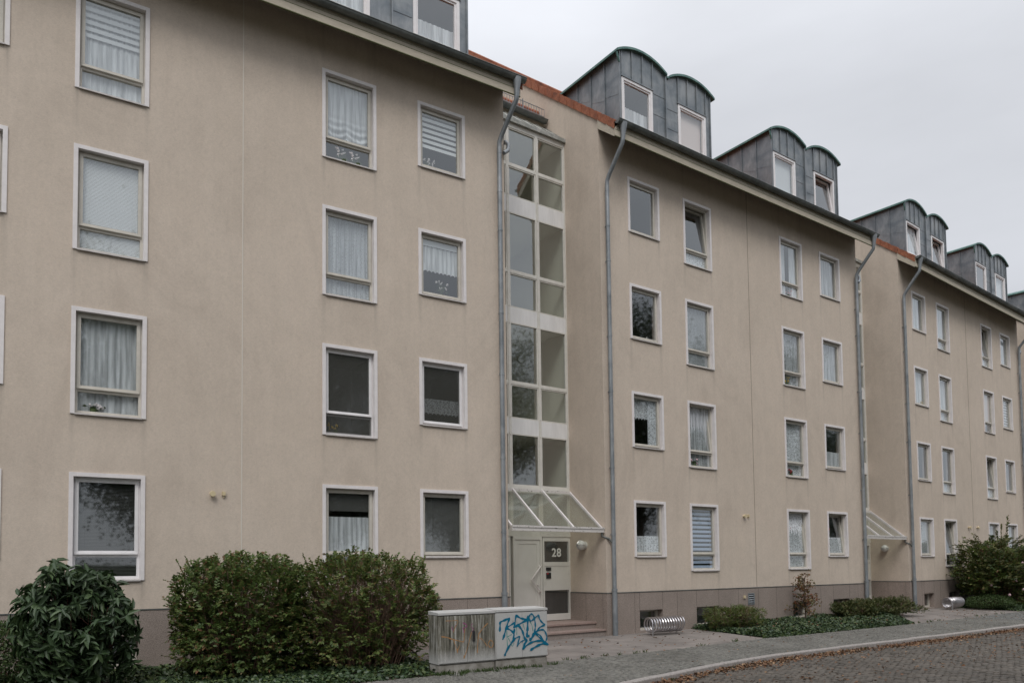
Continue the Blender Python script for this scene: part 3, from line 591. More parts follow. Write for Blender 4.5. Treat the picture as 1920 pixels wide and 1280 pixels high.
def pipe_mesh(x, xt):
    b = MB(); b.tube([(xt, -.70, 12.47), (xt, -.70, 12.36), (xt, -.69, 12.24), (xt, -.68, 12.12)], [.105, .085, .062, .056], 14)
    b.tube(pipe_pts(x, xt, 12.42, .9), .053, 14); b.tube([(x, -.10, 1.0), (x, -.10, -.25)], .066, 12); b.tube([(x, -.10, 1.04), (x, -.10, .98)], .074, 12)
    for z in (10.1, 9.2, 7.3, 5.9, 4.0, 2.35):
        b.tube([(x, -.10, z), (x, -.10, z + .05)], .060, 12); b.box(x - .012, x + .012, -.1, .0, z + .01, z + .04)
    for z in (11.0, 8.3, 6.6, 3.2): b.tube([(x, -.10, z), (x, -.10, z + .02)], .057, 12)
    b.tube([(x, -.10, .22), (x + .0, -.17, .22)], .04, 10)
    return b.mesh('downpipe', 'pipe', True)
# ---- dormers
DW = 3.53; DWIN = ((.06, 1.20), (2.20, 3.34))
def dtop(x):
    for a, c in ((-.14, 1.72), (1.83, 3.67)):
        if a <= x <= c:
            hw = (c - a) / 2; s = .26; Rr = (hw * hw + s * s) / (2 * s); t = x - (a + hw); return 14.91 + math.sqrt(max(0, Rr * Rr - t * t)) - (Rr - s)
    return 14.91
DZ0, DZ1 = 13.07, 14.33
def dormer_mesh():
    b = MB(); xs = sorted({0, DW, *[v for w_ in DWIN for v in w_], *[i * .1 for i in range(1, 36) if i * .1 < DW], 1.72, 1.83})
    def inwin(x): return any(a < x < c for a, c in DWIN)
    for a, c in zip(xs[:-1], xs[1:]):
        if c - a < 1e-6: continue
        ta, tc_ = dtop(a), dtop(c)
        if inwin((a + c) / 2): b.quad((a, 0, 12.8), (c, 0, 12.8), (c, 0, DZ0), (a, 0, DZ0)); b.quad((a, 0, DZ1), (c, 0, DZ1), (c, 0, tc_), (a, 0, ta))
        else: b.quad((a, 0, 12.8), (c, 0, 12.8), (c, 0, tc_), (a, 0, ta))
        b.quad((a, 0, ta), (c, 0, tc_), (c, 3.1, tc_), (a, 3.1, ta))
    for a, c in DWIN:
        D = .2; p, q = DZ0, DZ1
        b.quad((a, 0, p), (a, 0, q), (a, D, q), (a, D, p)); b.quad((c, 0, q), (c, 0, p), (c, D, p), (c, D, q)); b.quad((a, 0, q), (c, 0, q), (c, D, q), (a, D, q)); b.quad((c, 0, p), (a, 0, p), (a, D, p), (c, D, p))
    for x in (0, DW): b.quad((x, 0, 12.6), (x, 3.1, 12.6), (x, 3.1, dtop(x)), (x, 0, dtop(x)))
    return seam_mesh(b).mesh('dormer', 'zinc')
def seam_mesh(b):
    s = .015
    for a, c in DWIN:
        for k in range(4): x = a + (c - a) * k / 3; b.box(x - s, x + s, -.03, 0, DZ1 + .02 if 0 < k < 3 else DZ1 - .0, dtop(x))
        b.box(a - .03, c + .03, -.035, 0, DZ1, DZ1 + .025)
    for x in (1.70,): b.box(x - .018, x + .018, -.045, 0, 12.9, dtop(x))
    for x in (0.0, DW): b.box(x - .02, x + .02, -.03, .02, 12.8, dtop(x))
    for (x0, x1, z) in ((1.22, 1.68, 14.28), (1.22, 1.68, 13.72), (1.72, 2.18, 14.05), (1.72, 2.18, 13.5)): b.bar((x0, -.002, z), (x1, -.002, z - .0), .012, .006)
    for xx, sg in ((-.0, -1), (DW, 1)):
        for k, d in enumerate((.55, 1.1, 1.65, 2.2)):
            zb = 12.9 + .827 * d; b.box(xx - (.03 if sg < 0 else 0), xx + (.03 if sg > 0 else 0), d - s, d + s, zb, 14.93)
        for d0, z_, z2 in ((.02, 13.85, 13.98), (.56, 13.92, 14.12), (1.11, 14.2, 14.4)): b.bar((xx + .002 * sg, d0, z_), (xx + .002 * sg, d0 + .52, z2), .006, .010)
    return b
def rim_mesh():
    b = MB()
    for a, c in ((-.14, 1.72), (1.83, 3.67)):
        n = 20; P = [(a + (c - a) * i / n) for i in range(n + 1)]
        for p, q in zip(P[:-1], P[1:]): b.hexa([(p, -.09, dtop(p)), (q, -.09, dtop(q)), (q, 3.0, dtop(q)), (p, 3.0, dtop(p)), (p, -.09, dtop(p) + .06), (q, -.09, dtop(q) + .06), (q, 3.0, dtop(q) + .06), (p, 3.0, dtop(p) + .06)])
    b.box(1.72, 1.83, -.05, 3.0, 14.88, 14.93)
    b.tube([(-.13, -.05, 14.88), (-.09, -.05, 14.76), (-.03, -.03, 14.66)], .028, 8)
    return b.mesh('roof_edge', 'rim')
def dwinframe(m='white'):
    b = MB(); ring(b, 0, 1.14, 0, DZ1 - DZ0, .075, -.015, .08); return b.mesh('window_frame', m)
def dsash(m='white'):
    b = MB(); ring(b, .06, 1.08, 0, DZ1 - DZ0 - .12, .06, -.03, .03); return b.mesh('sash', m)
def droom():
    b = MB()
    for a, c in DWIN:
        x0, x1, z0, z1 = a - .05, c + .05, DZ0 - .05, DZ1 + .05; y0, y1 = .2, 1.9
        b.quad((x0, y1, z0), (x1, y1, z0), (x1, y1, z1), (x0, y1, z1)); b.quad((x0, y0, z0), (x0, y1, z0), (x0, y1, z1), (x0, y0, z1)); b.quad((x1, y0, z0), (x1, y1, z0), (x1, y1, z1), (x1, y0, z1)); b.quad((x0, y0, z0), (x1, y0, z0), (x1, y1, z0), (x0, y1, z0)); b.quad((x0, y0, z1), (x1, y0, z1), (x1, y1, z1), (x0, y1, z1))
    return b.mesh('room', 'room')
def dormer(par, x, specs):
    d = ob('dormer', C('dorm', dormer_mesh), par, (x, .05, 0)); ob('roof_edge', C('rim', rim_mesh), d); ob('room', C('droom', droom), d)
    for (a, c), (kind, tilt) in zip(DWIN, specs):
        ob('window_frame', C('dwf', dwinframe), d, (a, .0, DZ0)); an = -R(7) if tilt else 0
        ob('sash', C('dsa', dsash), d, (a, .04, DZ0 + .06), (an, 0, 0))
        ob('pane', C('dpa', lambda: pane_mesh(.12, 1.02, .06, DZ1 - DZ0 - .18)), d, (a, .04, DZ0 + .06), (an, 0, 0))
        if kind == 'cafe': ob('cafe_curtain', C('dcf', lambda: pleat('cafe_curtain', .08, 1.06, .05, .58, 'sheer', 9, .010, 3)), d, (a, .14, DZ0))
        elif kind == 'sheer': ob('curtain', C('dsh', lambda: pleat('curtain', .08, 1.06, .05, 1.2, 'sheer', 9, .010, 5)), d, (a, .15, DZ0))
        elif kind == 'pink': ob('roller_blind', C('dpk', lambda: flat('roller_blind', .08, 1.06, .05, 1.2, 'pink')), d, (a, .13, DZ0))
        elif kind == 'white': ob('roller_blind', C('dwh', lambda: flat('roller_blind', .08, 1.06, .05, 1.2, 'roller')), d, (a, .13, DZ0))
    return d
# ---- stairwell bay, door, canopy (frame: x along, y inward, z up)
UNITS = [(10.95, 12.72, 11.75), (8.1, 10.54, 9.0), (5.3, 7.72, 6.18), (3.62, 4.92, None)]; SPAN = [(10.54, 10.95), (7.72, 8.1), (4.92, 5.3)]
def stairbay(B, S, E_, number, label=None):
    dx, dy = E_[0] - S[0], E_[1] - S[1]; L = math.hypot(dx, dy); rot = math.atan2(dy, dx); bw = L / 3
    def at(o): o.location = (S[0], S[1], 0); o.rotation_euler = (0, 0, rot); return o
    b = MB(); fm = .03
    for i in range(4):
        x = i * bw; x0, x1 = (x - .035, x + .035); x0, x1 = max(0, x0), min(L, x1); b.box(x0, x1, -.05, .06, 2.36, 12.85)
    for z0, z1 in [(12.72, 12.88), (3.46, 3.62), (2.36, 2.50)] : b.box(0, L, -.045, .055, z0, z1)
    cells = []
    for a, c, t in UNITS + [(2.50, 3.46, None)]:
        for i in range(3):
            xa, xb = i * bw + .035, (i + 1) * bw - .035
            for z0, z1 in ([(a, t - .03), (t + .03, c)] if t else [(a, c)]):
                ring(b, xa, xb, z0, z1, .032, -.03, .03); cells.append((xa + .032, xb - .032, z0 + .032, z1 - .032))
            if t: b.box(xa, xb, -.042, .03, t - .03, t + .03)
    for i in (1, 2):
        for z0, z1 in SPAN:
            for z in (z0 - .03, z1 + .03): b.sphere((i * bw, -.055, z), .014, 8, 6)
    sg = at(ob('stair_glazing', b.mesh('stair_glazing', 'stairframe'), B))
    for xa, xb, z0, z1 in cells: ob('pane', C(('spane', round(xb - xa, 2), round(z1 - z0, 2)), lambda: pane_mesh(0, xb - xa, 0, z1 - z0, 'stairglass')), sg, (xa, 0, z0))
    for z0, z1 in SPAN: ob('spandrel_panel', C(('spn', round(L, 2), round(z1 - z0, 2)), lambda: MB().box(.001, L - .001, -.03, .05, 0, z1 - z0).mesh('spandrel_panel', 'spandrel')), sg, (0, 0, z0))
    b = MB(); y0, y1 = .08, 2.6
    for z0, z1 in ((.24, 4.95), (5.0, 7.76), (7.8, 10.58), (10.62, 12.8)):
        b.quad((0, y1, z0), (L, y1, z0), (L, y1, z1), (0, y1, z1)); b.quad((0, y0, z0), (0, y1, z0), (0, y1, z1), (0, y0, z1)); b.quad((L, y0, z0), (L, y1, z0), (L, y1, z1), (L, y0, z1)); b.quad((0, y0, z0), (L, y0, z0), (L, y1, z0), (0, y1, z0)); b.quad((0, y0, z1), (L, y0, z1), (L, y1, z1), (0, y1, z1))
    ob('stairwell', b.mesh('stairwell', 'stairroom'), sg)
    # lean-to roof above the glazing and the small tiled roof with its gutter and snow guard
    b = MB(); b.hexa([(0, -.08, 12.88), (L, -.08, 12.88), (L, .74, 13.60), (0, .74, 13.60), (0, -.08, 12.92), (L, -.08, 12.92), (L, .74, 13.64), (0, .74, 13.64)])
    for i in range(9): x = .02 + i * (L - .04) / 8; b.bar((x, -.08, 12.925), (x, .74, 13.645), .02, .03)
    b.box(0, L, -.12, -.07, 12.84, 12.94); at(ob('glazing_roof', b.mesh('glazing_roof', 'caproof'), B))
    at(ob('roof', C(('sroof', round(L, 1)), lambda: roof_mesh(0, L - .02, .74, 1.06, 0, False, lambda d: 13.84 + .95 * (d - .74))), B))
    at(ob('upper_wall', MB().box(0, L, .76, .84, 13.4, 13.86).mesh('upper_wall', 'fascia'), B))
    at(ob('gutter', gutter_mesh(0, L - .03, .66, 13.80), B)); b = MB()
    for z in (13.93, 14.13): b.bar((.05, .70, z), (L - .06, .70, z), .014)
    n = 30
    for i in range(n + 1): x = .05 + (L - .11) * i / n; b.bar((x, .70, 13.93), (x, .70, 14.13), .009)
    for x in (.4, 1.2, 2.0): b.bar((x, .69, 13.86), (x, .69, 14.18), .03, .012); b.bar((x, .70, 13.96), (x, 1.0, 14.08), .02, .01)
    at(ob('snow_guard', b.mesh('snow_guard', 'pipe'), B))
    # canopy
    y1, z1_, zt = -1.30, 2.52, 3.50; b = MB()
    b.box(0, L - .01, -.12, -.05, 3.44, 3.54); b.box(0, L - .015, y1 - .07, y1 + .02, 2.42, 2.53); b.box(0, L - .015, y1 - .085, y1 - .06, 2.50, 2.545)
    cn = at(ob('entrance_canopy', b.mesh('entrance_canopy', 'canopy'), B))
    for i in range(4):
        x = min(L - .045, max(.03, i * (L - .02) / 3)); ob('glazing_bar', C(('gb', round(x, 3)), lambda: MB().bar((0, -.08, 3.53), (0, y1, 2.53), .045, .05).mesh('glazing_bar', 'trim')), cn, (x, 0, 0))
    for i in range(3):
        xa = i * (L - .02) / 3 + .02; xb = (i + 1) * (L - .02) / 3 - .02; ob('canopy_pane', C(('cpn', i), lambda: MB().hexa([(xa, y1, 2.515), (xb, y1, 2.515), (xb, -.08, 3.5), (xa, -.08, 3.5), (xa, y1, 2.523), (xb, y1, 2.523), (xb, -.08, 3.508), (xa, -.08, 3.508)]).mesh('canopy_pane', 'canopyglass')), cn)
    b = MB(); b.tube([(L - .06, y1 - .03, 2.44), (L - .06, y1 - .03, 2.33), (L - .01, y1 - .08, 2.30), (L + .06, y1 - .14, 2.27), (L + .16, y1 - .18, 2.15)], .026, 10); ob('drain_pipe', b.mesh('drain_pipe', 'gutter', True), cn)
    # entrance front
    dz = .24
    b = MB(); b.box(bw + .035, bw + .085, -.05, .05, dz, 2.36); b.box(2 * bw - .06, 2 * bw + .0, -.05, .05, dz, 2.36); b.box(bw + .085, 2 * bw - .06, -.05, .05, 2.28, 2.36)
    at(ob('door_frame', b.mesh('door_frame', 'door'), B))
    x0, x1 = bw + .09, 2 * bw - .064; b = MB(); b.box(x0, x1, -.02, .03, dz + .01, 2.275); ring(b, x0, x1, dz + .01, 2.275, .10, -.032, -.02)
    b.box(x0 + .1, x0 + .106, -.034, -.02, dz + .1, 2.18)
    dr = at(ob('door', b.mesh('door', 'door'), B))
    xh = x1 - .03; b = MB(); b.tube([(xh, -.03, 1.62), (xh, -.09, 1.60), (xh - .02, -.10, 1.585), (xh - .28, -.10, 1.30), (xh - .285, -.10, 1.27), (xh - .02, -.10, .98), (xh, -.09, .965), (xh, -.03, .95)], .018, 8); b.tube([(xh - .05, -.03, 1.15), (xh - .05, -.07, 1.15)], .022, 8)
    ob('handle', b.mesh('handle', 'trim', True), dr)
    for k, (xa, xb) in enumerate(((0.0, bw - .035), (2 * bw + .035, L))):
        b = MB(); y0, y1_ = -.03, .04
        ring(b, xa, xb, dz, 2.36, .05, y0, y1_); b.box(xa + .05, xb - .05, y0, y1_, dz + .05, .40); b.box(xa + .05, xb - .05, y0, y1_, 1.0, 1.09)
        b.box(xa + .05, xb - .05, y0 + .01, y1_, 1.09, 1.62); b.box(xa + .05, xb - .05, y0, y1_, 1.62, 1.72); b.box(xa + .05, xb - .05, y0, y1_, 2.25, 2.31)
        ring(b, xa + .06, xb - .06, 1.09, 1.62, .006, y0 + .004, y0 + .012)
        sp = at(ob('side_panel', b.mesh('side_panel', 'door'), B))
        for z0, z1 in ((.40, 1.0), (1.72, 2.25)): ob('pane', C(('dp', k, z0), lambda: pane_mesh(xa + .05, xb - .05, z0, z1, 'glass')), sp, (0, 0, 0))
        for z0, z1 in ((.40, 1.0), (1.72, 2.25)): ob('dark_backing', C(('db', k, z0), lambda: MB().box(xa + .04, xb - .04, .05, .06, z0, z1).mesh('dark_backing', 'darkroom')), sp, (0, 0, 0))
        if k == 1:
            b = MB(); b.box(xa + .10, xa + .25, -.045, -.02, 1.50, 1.585); b.box(xa + .10, xa + .25, -.04, -.02, 1.30, 1.45); ob('intercom', b.mesh('intercom', 'dark'), sp)
            ob('name_plate', MB().box(xa + .105, xa + .17, -.048, -.041, 1.41, 1.445).mesh('name_plate', 'red'), sp)
            fc = bpy.data.curves.new('house_number', 'FONT'); fc.body = number; fc.size = .30; fc.extrude = .003; fc.offset = .006; fc.space_character = 1.08; fc.materials.append(M['paper'])
            tmp_ = bpy.data.objects.new('tmp', fc); nm_ = bpy.data.meshes.new_from_object(tmp_); bpy.data.objects.remove(tmp_); ob('house_number', nm_, sp, (xa + .30, -.012, 1.86), (R(90), 0, 0))
    b = MB(); b.box(0.0, L, -1.0, -.02, -.3, .18); b.box(0, L, -1.36, -1.0, -.3, .02)
    st = at(ob('steps', b.mesh('steps', 'step'), B)); b = MB(); b.box(0, L - .02, -1.03, -.02, .182, .225); b.box(0, L - .02, -1.39, -1.0, .022, .06); ob('tread', b.mesh('tread', 'nose'), st)

def building(idx, origin, rot, label, wspec, dspec, number):
    B = tag(ob('apartment_building', None, None, origin, (0, 0, rot)), label, 'apartment building', 'terraced apartment houses along the street')
    B.empty_display_size = 1
    ob('wall', C('wall', wall_mesh), B); pl = ob('plinth', C('plinth', plinth_mesh), B); ob('panel_joint', C('pj', pjoint_mesh), pl); ob('flashing', C('pt', plinthtrim_mesh), pl)
    ob('expansion_joint', C(('jl', idx > 0), lambda: jointline_mesh('jointd' if idx else 'joint')), B); ob('room', C('room', room_mesh), B)
    rf = ob('roof', C('roof', lambda: roof_mesh(XL + .1, XR - .15, -.62, 6.6, 0)), B)
    ob('verge_tiles', C('vl', lambda: verge_mesh(U0 - .03, 1)), rf); ob('verge_tiles', C('vr', lambda: verge_mesh(XR - .03, -1)), rf)
    fa = ob('fascia', C('fas', fascia_mesh), B); ob('fascia_groove', C('fgr', fline_mesh), fa)
    sf = MB(); sf.quad((XL, -.6, 12.135), (XR - .08, -.6, 12.135), (XR - .08, .0, 12.62), (XL, .0, 12.62)); ob('soffit', C('sof', lambda: sf.mesh('soffit', 'soffit')), B)
    ob('gutter', C('gut', lambda: gutter_mesh(-.98, 10.83, -.70, 12.50)), B)
    ob('downpipe', C('dp1', lambda: pipe_mesh(-.80, -.78)), B); ob('downpipe', C('dp2', lambda: pipe_mesh(10.50, 10.62)), B)
    def branch(): return MB().tube([(10.62, -.10, 11.05), (10.74, -.08, 11.15), (10.80, -.02, 11.32), (10.80, .1, 11.46), (10.78, .5, 11.5), (10.76, 1.2, 11.6)], .046, 10).mesh('branch_pipe', 'pipe', True)
    ob('branch_pipe', C('br', branch), B)
    for ci, (u, h) in enumerate(COLS):
        for fl in range(4):
            s = wspec.get((ci, fl), ([('sheer', 'sheerd')], 0)); fm = s[2] if len(s) > 2 else 'frame'
            window(B, u, ZT[fl], h, s[0], s[1], fm, idx * 16 + ci * 4 + fl)
    for (a, c) in CELL:
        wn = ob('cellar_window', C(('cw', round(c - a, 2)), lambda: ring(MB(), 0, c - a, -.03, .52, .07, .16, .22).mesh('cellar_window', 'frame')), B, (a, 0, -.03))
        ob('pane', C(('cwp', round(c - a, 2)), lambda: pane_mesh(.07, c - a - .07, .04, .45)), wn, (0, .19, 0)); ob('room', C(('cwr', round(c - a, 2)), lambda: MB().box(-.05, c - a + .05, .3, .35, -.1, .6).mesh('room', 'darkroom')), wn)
    dormer(B, -.15, dspec[0]); dormer(B, 6.24, dspec[1])
    vc = lambda: MB().tube([(0, 0, 0), (0, -.03, 0), (0, -.05, 0)], [.03, .03, .02], 10).tube([(0, -.05, 0), (0, -.06, 0), (0, -.09, 0)], [.03, .055, .05], 14).mesh('vent_cap', 'cream', True)
    vb = lambda: MB().box(-.028, .028, -.05, 0, -.03, .04).box(-.01, .01, -.03, -.01, -.07, -.03).mesh('sensor_box', 'cream')
    ob('vent_cap', C('vc', vc), B, (4.35, 0, 2.98)); ob('sensor_box', C('vb', vb), B, (4.55, 0, 2.99))
    if idx >= 2: ob('vent_cap', C('vc', vc), B, (5.20, 0, 3.0)); ob('sensor_box', C('vb', vb), B, (5.36, 0, 3.0))
    def grille():
        b = MB(); ring(b, 0, .28, 0, .32, .03, -.045, -.02)
        for k in range(4): b.hexa([(.03, -.044, .055 + k * .062), (.25, -.044, .055 + k * .062), (.25, -.03, .075 + k * .062), (.03, -.03, .075 + k * .062), (.03, -.044, .065 + k * .062), (.25, -.044, .065 + k * .062), (.25, -.03, .085 + k * .062), (.03, -.03, .085 + k * .062)])
        return b.mesh('vent_grille', 'pipe')
    gr = ob('vent_grille', C('gr', grille), B, (4.42, 0, .46)); ob('backing', C('grb', lambda: MB().box(.02, .26, -.0265, -.0255, .02, .3).mesh('backing', 'dark')), gr)
    ob('cable_box', C('cb', lambda: MB().box(0, .07, -.06, -.026, 0, .08).mesh('cable_box', 'cream')), B, (4.22, 0, .64))
    return B
O = [Vector((-1.528, 0, 0)), Vector((13.003, .160, .0)), Vector((27.567, 1.178, .0)), Vector((42.0, 3.07, 0)), Vector((56.1, 5.75, 0))]; RT = [0, .0593, .1154, .172, .22]
V = 'blind'
WS = [
 {(0, 3): ([('sheer', 'sheer')], 0), (0, 2): ([('sheer', 'sheer')], 0), (0, 1): ([('sheer', 'sheer')], 0), (0, 0): ([('sheer', 'sheerd')], 0),
  (1, 3): ([('zeb', 'roller', .42), ('sheer', 'sheer')], 0), (1, 2): ([('ven', 'blind', 72)], 0), (1, 1): ([('sheer', 'sheer'), ('fl', 'flw', .35, .16)], 0), (1, 0): ([('ven', 'blinddark', 35)], 0, 'white'),
  (2, 3): ([('swag',), ('fl', 'flw', .5, .28), ('fl', 'flw', .8, .26)], 0), (2, 2): ([('sheer', 'sheer'), ('sheer', 'lace')], 0), (2, 1): ([('ven', 'blindmid', 30), ('screen',), ('fl', 'fly', .32, .2)], 0, 'white'), (2, 0): ([('roll', 'blinddark', .24), ('cafe', 'sheer', .52, .17)], 0),
  (3, 3): ([('zeb', 'blind', .66), ('fl', 'flw', .3, .24)], 0), (3, 2): ([('roll', 'roller', .13), ('cafe', 'sheer', .45, .42), ('fl', 'flw', .62, .42)], 0), (3, 1): ([('cafe', 'lace', .27, .17), ('screen',)], 0, 'white'), (3, 0): ([('ven', 'blindmid', 40)], 0)},
 {(0, 3): ([], 0), (0, 2): ([('candle', .8)], 0), (0, 1): ([('val', 'lace', .46), ('side', 'lace', 'r')], 0), (0, 0): ([('cafe', 'lace', .36, .02)], 0),
  (1, 3): ([('cafe', 'lace', .2, 0)], 1), (1, 2): ([('ven', 'roller', 50)], 0), (1, 1): ([('sheer', 'sheerd'), ('fl', 'flp', .4, .2)], 1), (1, 0): ([('zeb', 'zebrab', 1.0)], 0),
  (2, 3): ([('side', 'sheer', 'l'), ('side', 'sheer', 'r'), ('fl', 'flp', .6, .22)], 0), (2, 2): ([('sheer', 'sheerd'), ('fl', 'fly', .4, .26)], 0), (2, 1): ([('sheer', 'lace'), ('fl', 'red', .5, .2)], 0), (2, 0): ([('sheer', 'lace'), ('orn', .45)], 1),
  (3, 3): ([('sheer', 'sheerd')], 0), (3, 2): ([('sheer', 'sheerd'), ('candle', .5)], 0), (3, 1): ([('cafe', 'sheer', .4, .02)], 0), (3, 0): ([('cafe', 'lace', .42, .02), ('orn', .4)], 1)},
 {(0, 3): ([('sheer', 'sheer')], 0), (0, 2): ([('sheer', 'sheer'), ('fl', 'fly', .9, .15)], 0), (0, 1): ([], 0), (0, 0): ([('ven', 'roller', 50)], 0),
  (1, 3): ([('sheer', 'sheer')], 0), (1, 2): ([('sheer', 'sheer')], 0), (1, 1): ([('cafe', 'sheer', .2, 0)], 0), (1, 0): ([], 1),
  (2, 3): ([('cafe', 'sheer', .22, 0)], 1), (2, 2): ([('roll', 'pink', .75)], 0), (2, 1): ([('cafe', 'sheer', .3, 0)], 1), (2, 0): ([('sheer', 'sheerd')], 0),
  (3, 3): ([('sheer', 'sheer')], 0), (3, 2): ([('zeb', 'blind', .9)], 0), (3, 1): ([], 0), (3, 0): ([('sheer', 'sheerd')], 0)},
 {}, ]
DS = [[[('sheer', 0), ('sheer', 0)], [('sheer', 0), ('cafe', 0)]], [[('cafe', 0), ('pink', 0)], [('white', 0), ('none', 1)]], [[('sheer', 1), ('none', 1)], [('none', 0), ('white', 0)]], [[('sheer', 0), ('none', 0)], [('none', 0), ('none', 0)]]]
LB = ['nearest beige apartment house filling the left, behind the hedge and graffiti cabinets', 'beige apartment house in the middle with steel coil bike rack and red maple before it',
      'beige apartment house at right, partly hidden by the big flowering shrub', 'farthest beige apartment house, a sliver at the right edge']
NUM = ['28', '30', '32', '34']
for i in range(4):
    B = building(i, O[i], RT[i], LB[i], WS[i], DS[i], NUM[i])
    Rn = Matrix.Rotation(RT[i + 1], 3, 'Z'); Rm = Matrix.Rotation(-RT[i], 3, 'Z')
    cor = Rm @ (O[i + 1] + Rn @ Vector((U0, 1.40, 0)) - O[i])
    stairbay(B, (U1, 1.33), (cor.x, cor.y), NUM[i])
    if i:   # lamp on the gable beside the entrance of the house to its left
        b = MB(); b.tube([(0, 0, 0), (-.05, 0, 0)], .10, 16); b.sphere((-.13, 0, 0), .125, 18, 12); lp = ob('wall_lamp', C('lamp', lambda: b.mesh('wall_lamp', 'lamp', True)), B, (U0, .78, 2.13))
        def guard():
            g_ = MB()
            for k in range(2):
                ax = [(-.13 + .131 * math.cos(a), .131 * math.sin(a) * (1 if k else 0), .131 * math.sin(a) * (0 if k else 1)) for a in [math.pi * j / 8 + math.pi / 2 for j in range(9)]]; g_.tube(ax, .007, 6)
            return g_.mesh('guard', 'steel')
        ob('guard', C('guard', guard), lp)
# ---------------------------------------------------------------- utility cabinets with graffiti
def ribbon(strokes, wd, mapf, y):
    b = MB()
    k = 0
    for st in strokes:
        w0 = wd
        if isinstance(st, dict): w0 = st['w']; st = st['p']
        P = []
        for i in range(len(st) - 1):   # smooth (Catmull-Rom)
            p0 = st[max(0, i - 1)]; p1 = st[i]; p2 = st[i + 1]; p3 = st[min(len(st) - 1, i + 2)]
            for t in (0, .2, .4, .6, .8): P.append(tuple(.5 * ((2 * p1[q]) + (-p0[q] + p2[q]) * t + (2 * p0[q] - 5 * p1[q] + 4 * p2[q] - p3[q]) * t * t + (-p0[q] + 3 * p1[q] - 3 * p2[q] + p3[q]) * t ** 3) for q in (0, 1)))
        P.append(st[-1]); P = [mapf(*p) for p in P]; yy = y - k * .0003; k += 1; n = len(P); Lf = []; Rt = []
        for i, p in enumerate(P):
            a = Vector(P[max(0, i - 1)]); c = Vector(P[min(n - 1, i + 1)]); t = (c - a); t = t.normalized() if t.length > 0 else Vector((1, 0)); nr = Vector((-t.y, t.x)); ww = w0 * 1.4 * (.75 + .25 * math.sin(i * .9)) / 2
            Lf.append((p[0] + nr.x * ww, yy, p[1] + nr.y * ww)); Rt.append((p[0] - nr.x * ww, yy, p[1] - nr.y * ww))
        for i in range(n - 1): b.quad(Lf[i], Rt[i], Rt[i + 1], Lf[i + 1])
        for i in (0, n - 1): b.poly([(P[i][0] + w0 * .42 * math.cos(a), yy - .0001, P[i][1] + w0 * .42 * math.sin(a)) for a in [2 * math.pi * j / 10 for j in range(10)]])
    return b
CWd, CDp = 1.085, .36
def cabinet(name, x, y, rot, z, hb, htop, m, label, lidh=.05):
    b = MB(); z0 = hb; b.box(0, CWd, .0, CDp, z0, htop - lidh - .01)
    t = tag(ob(name, b.mesh('cabinet_body', m), None, (x, y, z), (0, 0, rot)), label, 'utility cabinet', 'utility cabinets on the pavement')
    bvm = t.modifiers.new('bevel', 'BEVEL'); bvm.width = .008; bvm.segments = 2
    lid = ob('lid', MB().hexa([(-.003, -.013, htop - lidh), (CWd + .003, -.013, htop - lidh), (CWd + .003, CDp + .01, htop - lidh), (-.003, CDp + .01, htop - lidh), (-.002, -.011, htop - .012), (CWd + .002, -.011, htop - .012), (CWd + .004, CDp + .01, htop + .012), (-.004, CDp + .01, htop + .012)]).mesh('lid', 'cab2'), t)
    b = MB(); b.box(.01, CWd - .01, .012, CDp - .01, -.15, z0 - .02); b.box(.02, CWd - .02, .03, CDp - .03, z0 - .02, z0); ob('base', b.mesh('base', 'cabbase'), t)
    for xa, xb in ((.015, CWd / 2 - .003), (CWd / 2 + .003, CWd - .015)):
        b = MB(); b.box(xa, xb, -.012, -.001, z0 + .02, htop - lidh - .02); dr = ob('door', b.mesh('door', m), t)
    return t
phi = -.01
c1 = cabinet('utility_cabinet', 5.77, -3.20, phi, -.185, .17, 1.035, 'cab1', 'left utility cabinet, grimy grey with faded orange and purple scrawls, beside the hedge')
c2 = cabinet('utility_cabinet', 5.77 + CWd + .008, -3.215, phi, -.185, .175, 1.045, 'cab2', 'right utility cabinet, pale grey with blue spray graffiti across both doors')
ob('handle', MB().box(.64, .68, -.03, -.012, .53, .70).mesh('handle', 'dark'), c1)
def map1(X, Y):
    t = (X - 185) / 850; yt = 225 - 20 * t; yb = 965 - 55 * t; return (t * CWd, .185 + (yb - Y) / (yb - yt) * .79)
def map2(X, Y):
    t = (X - 75) / 1187; yt = 235 - 70 * t; yb = 1280 - 75 * t; return (t * CWd, .19 + (yb - Y) / (yb - yt) * .79)
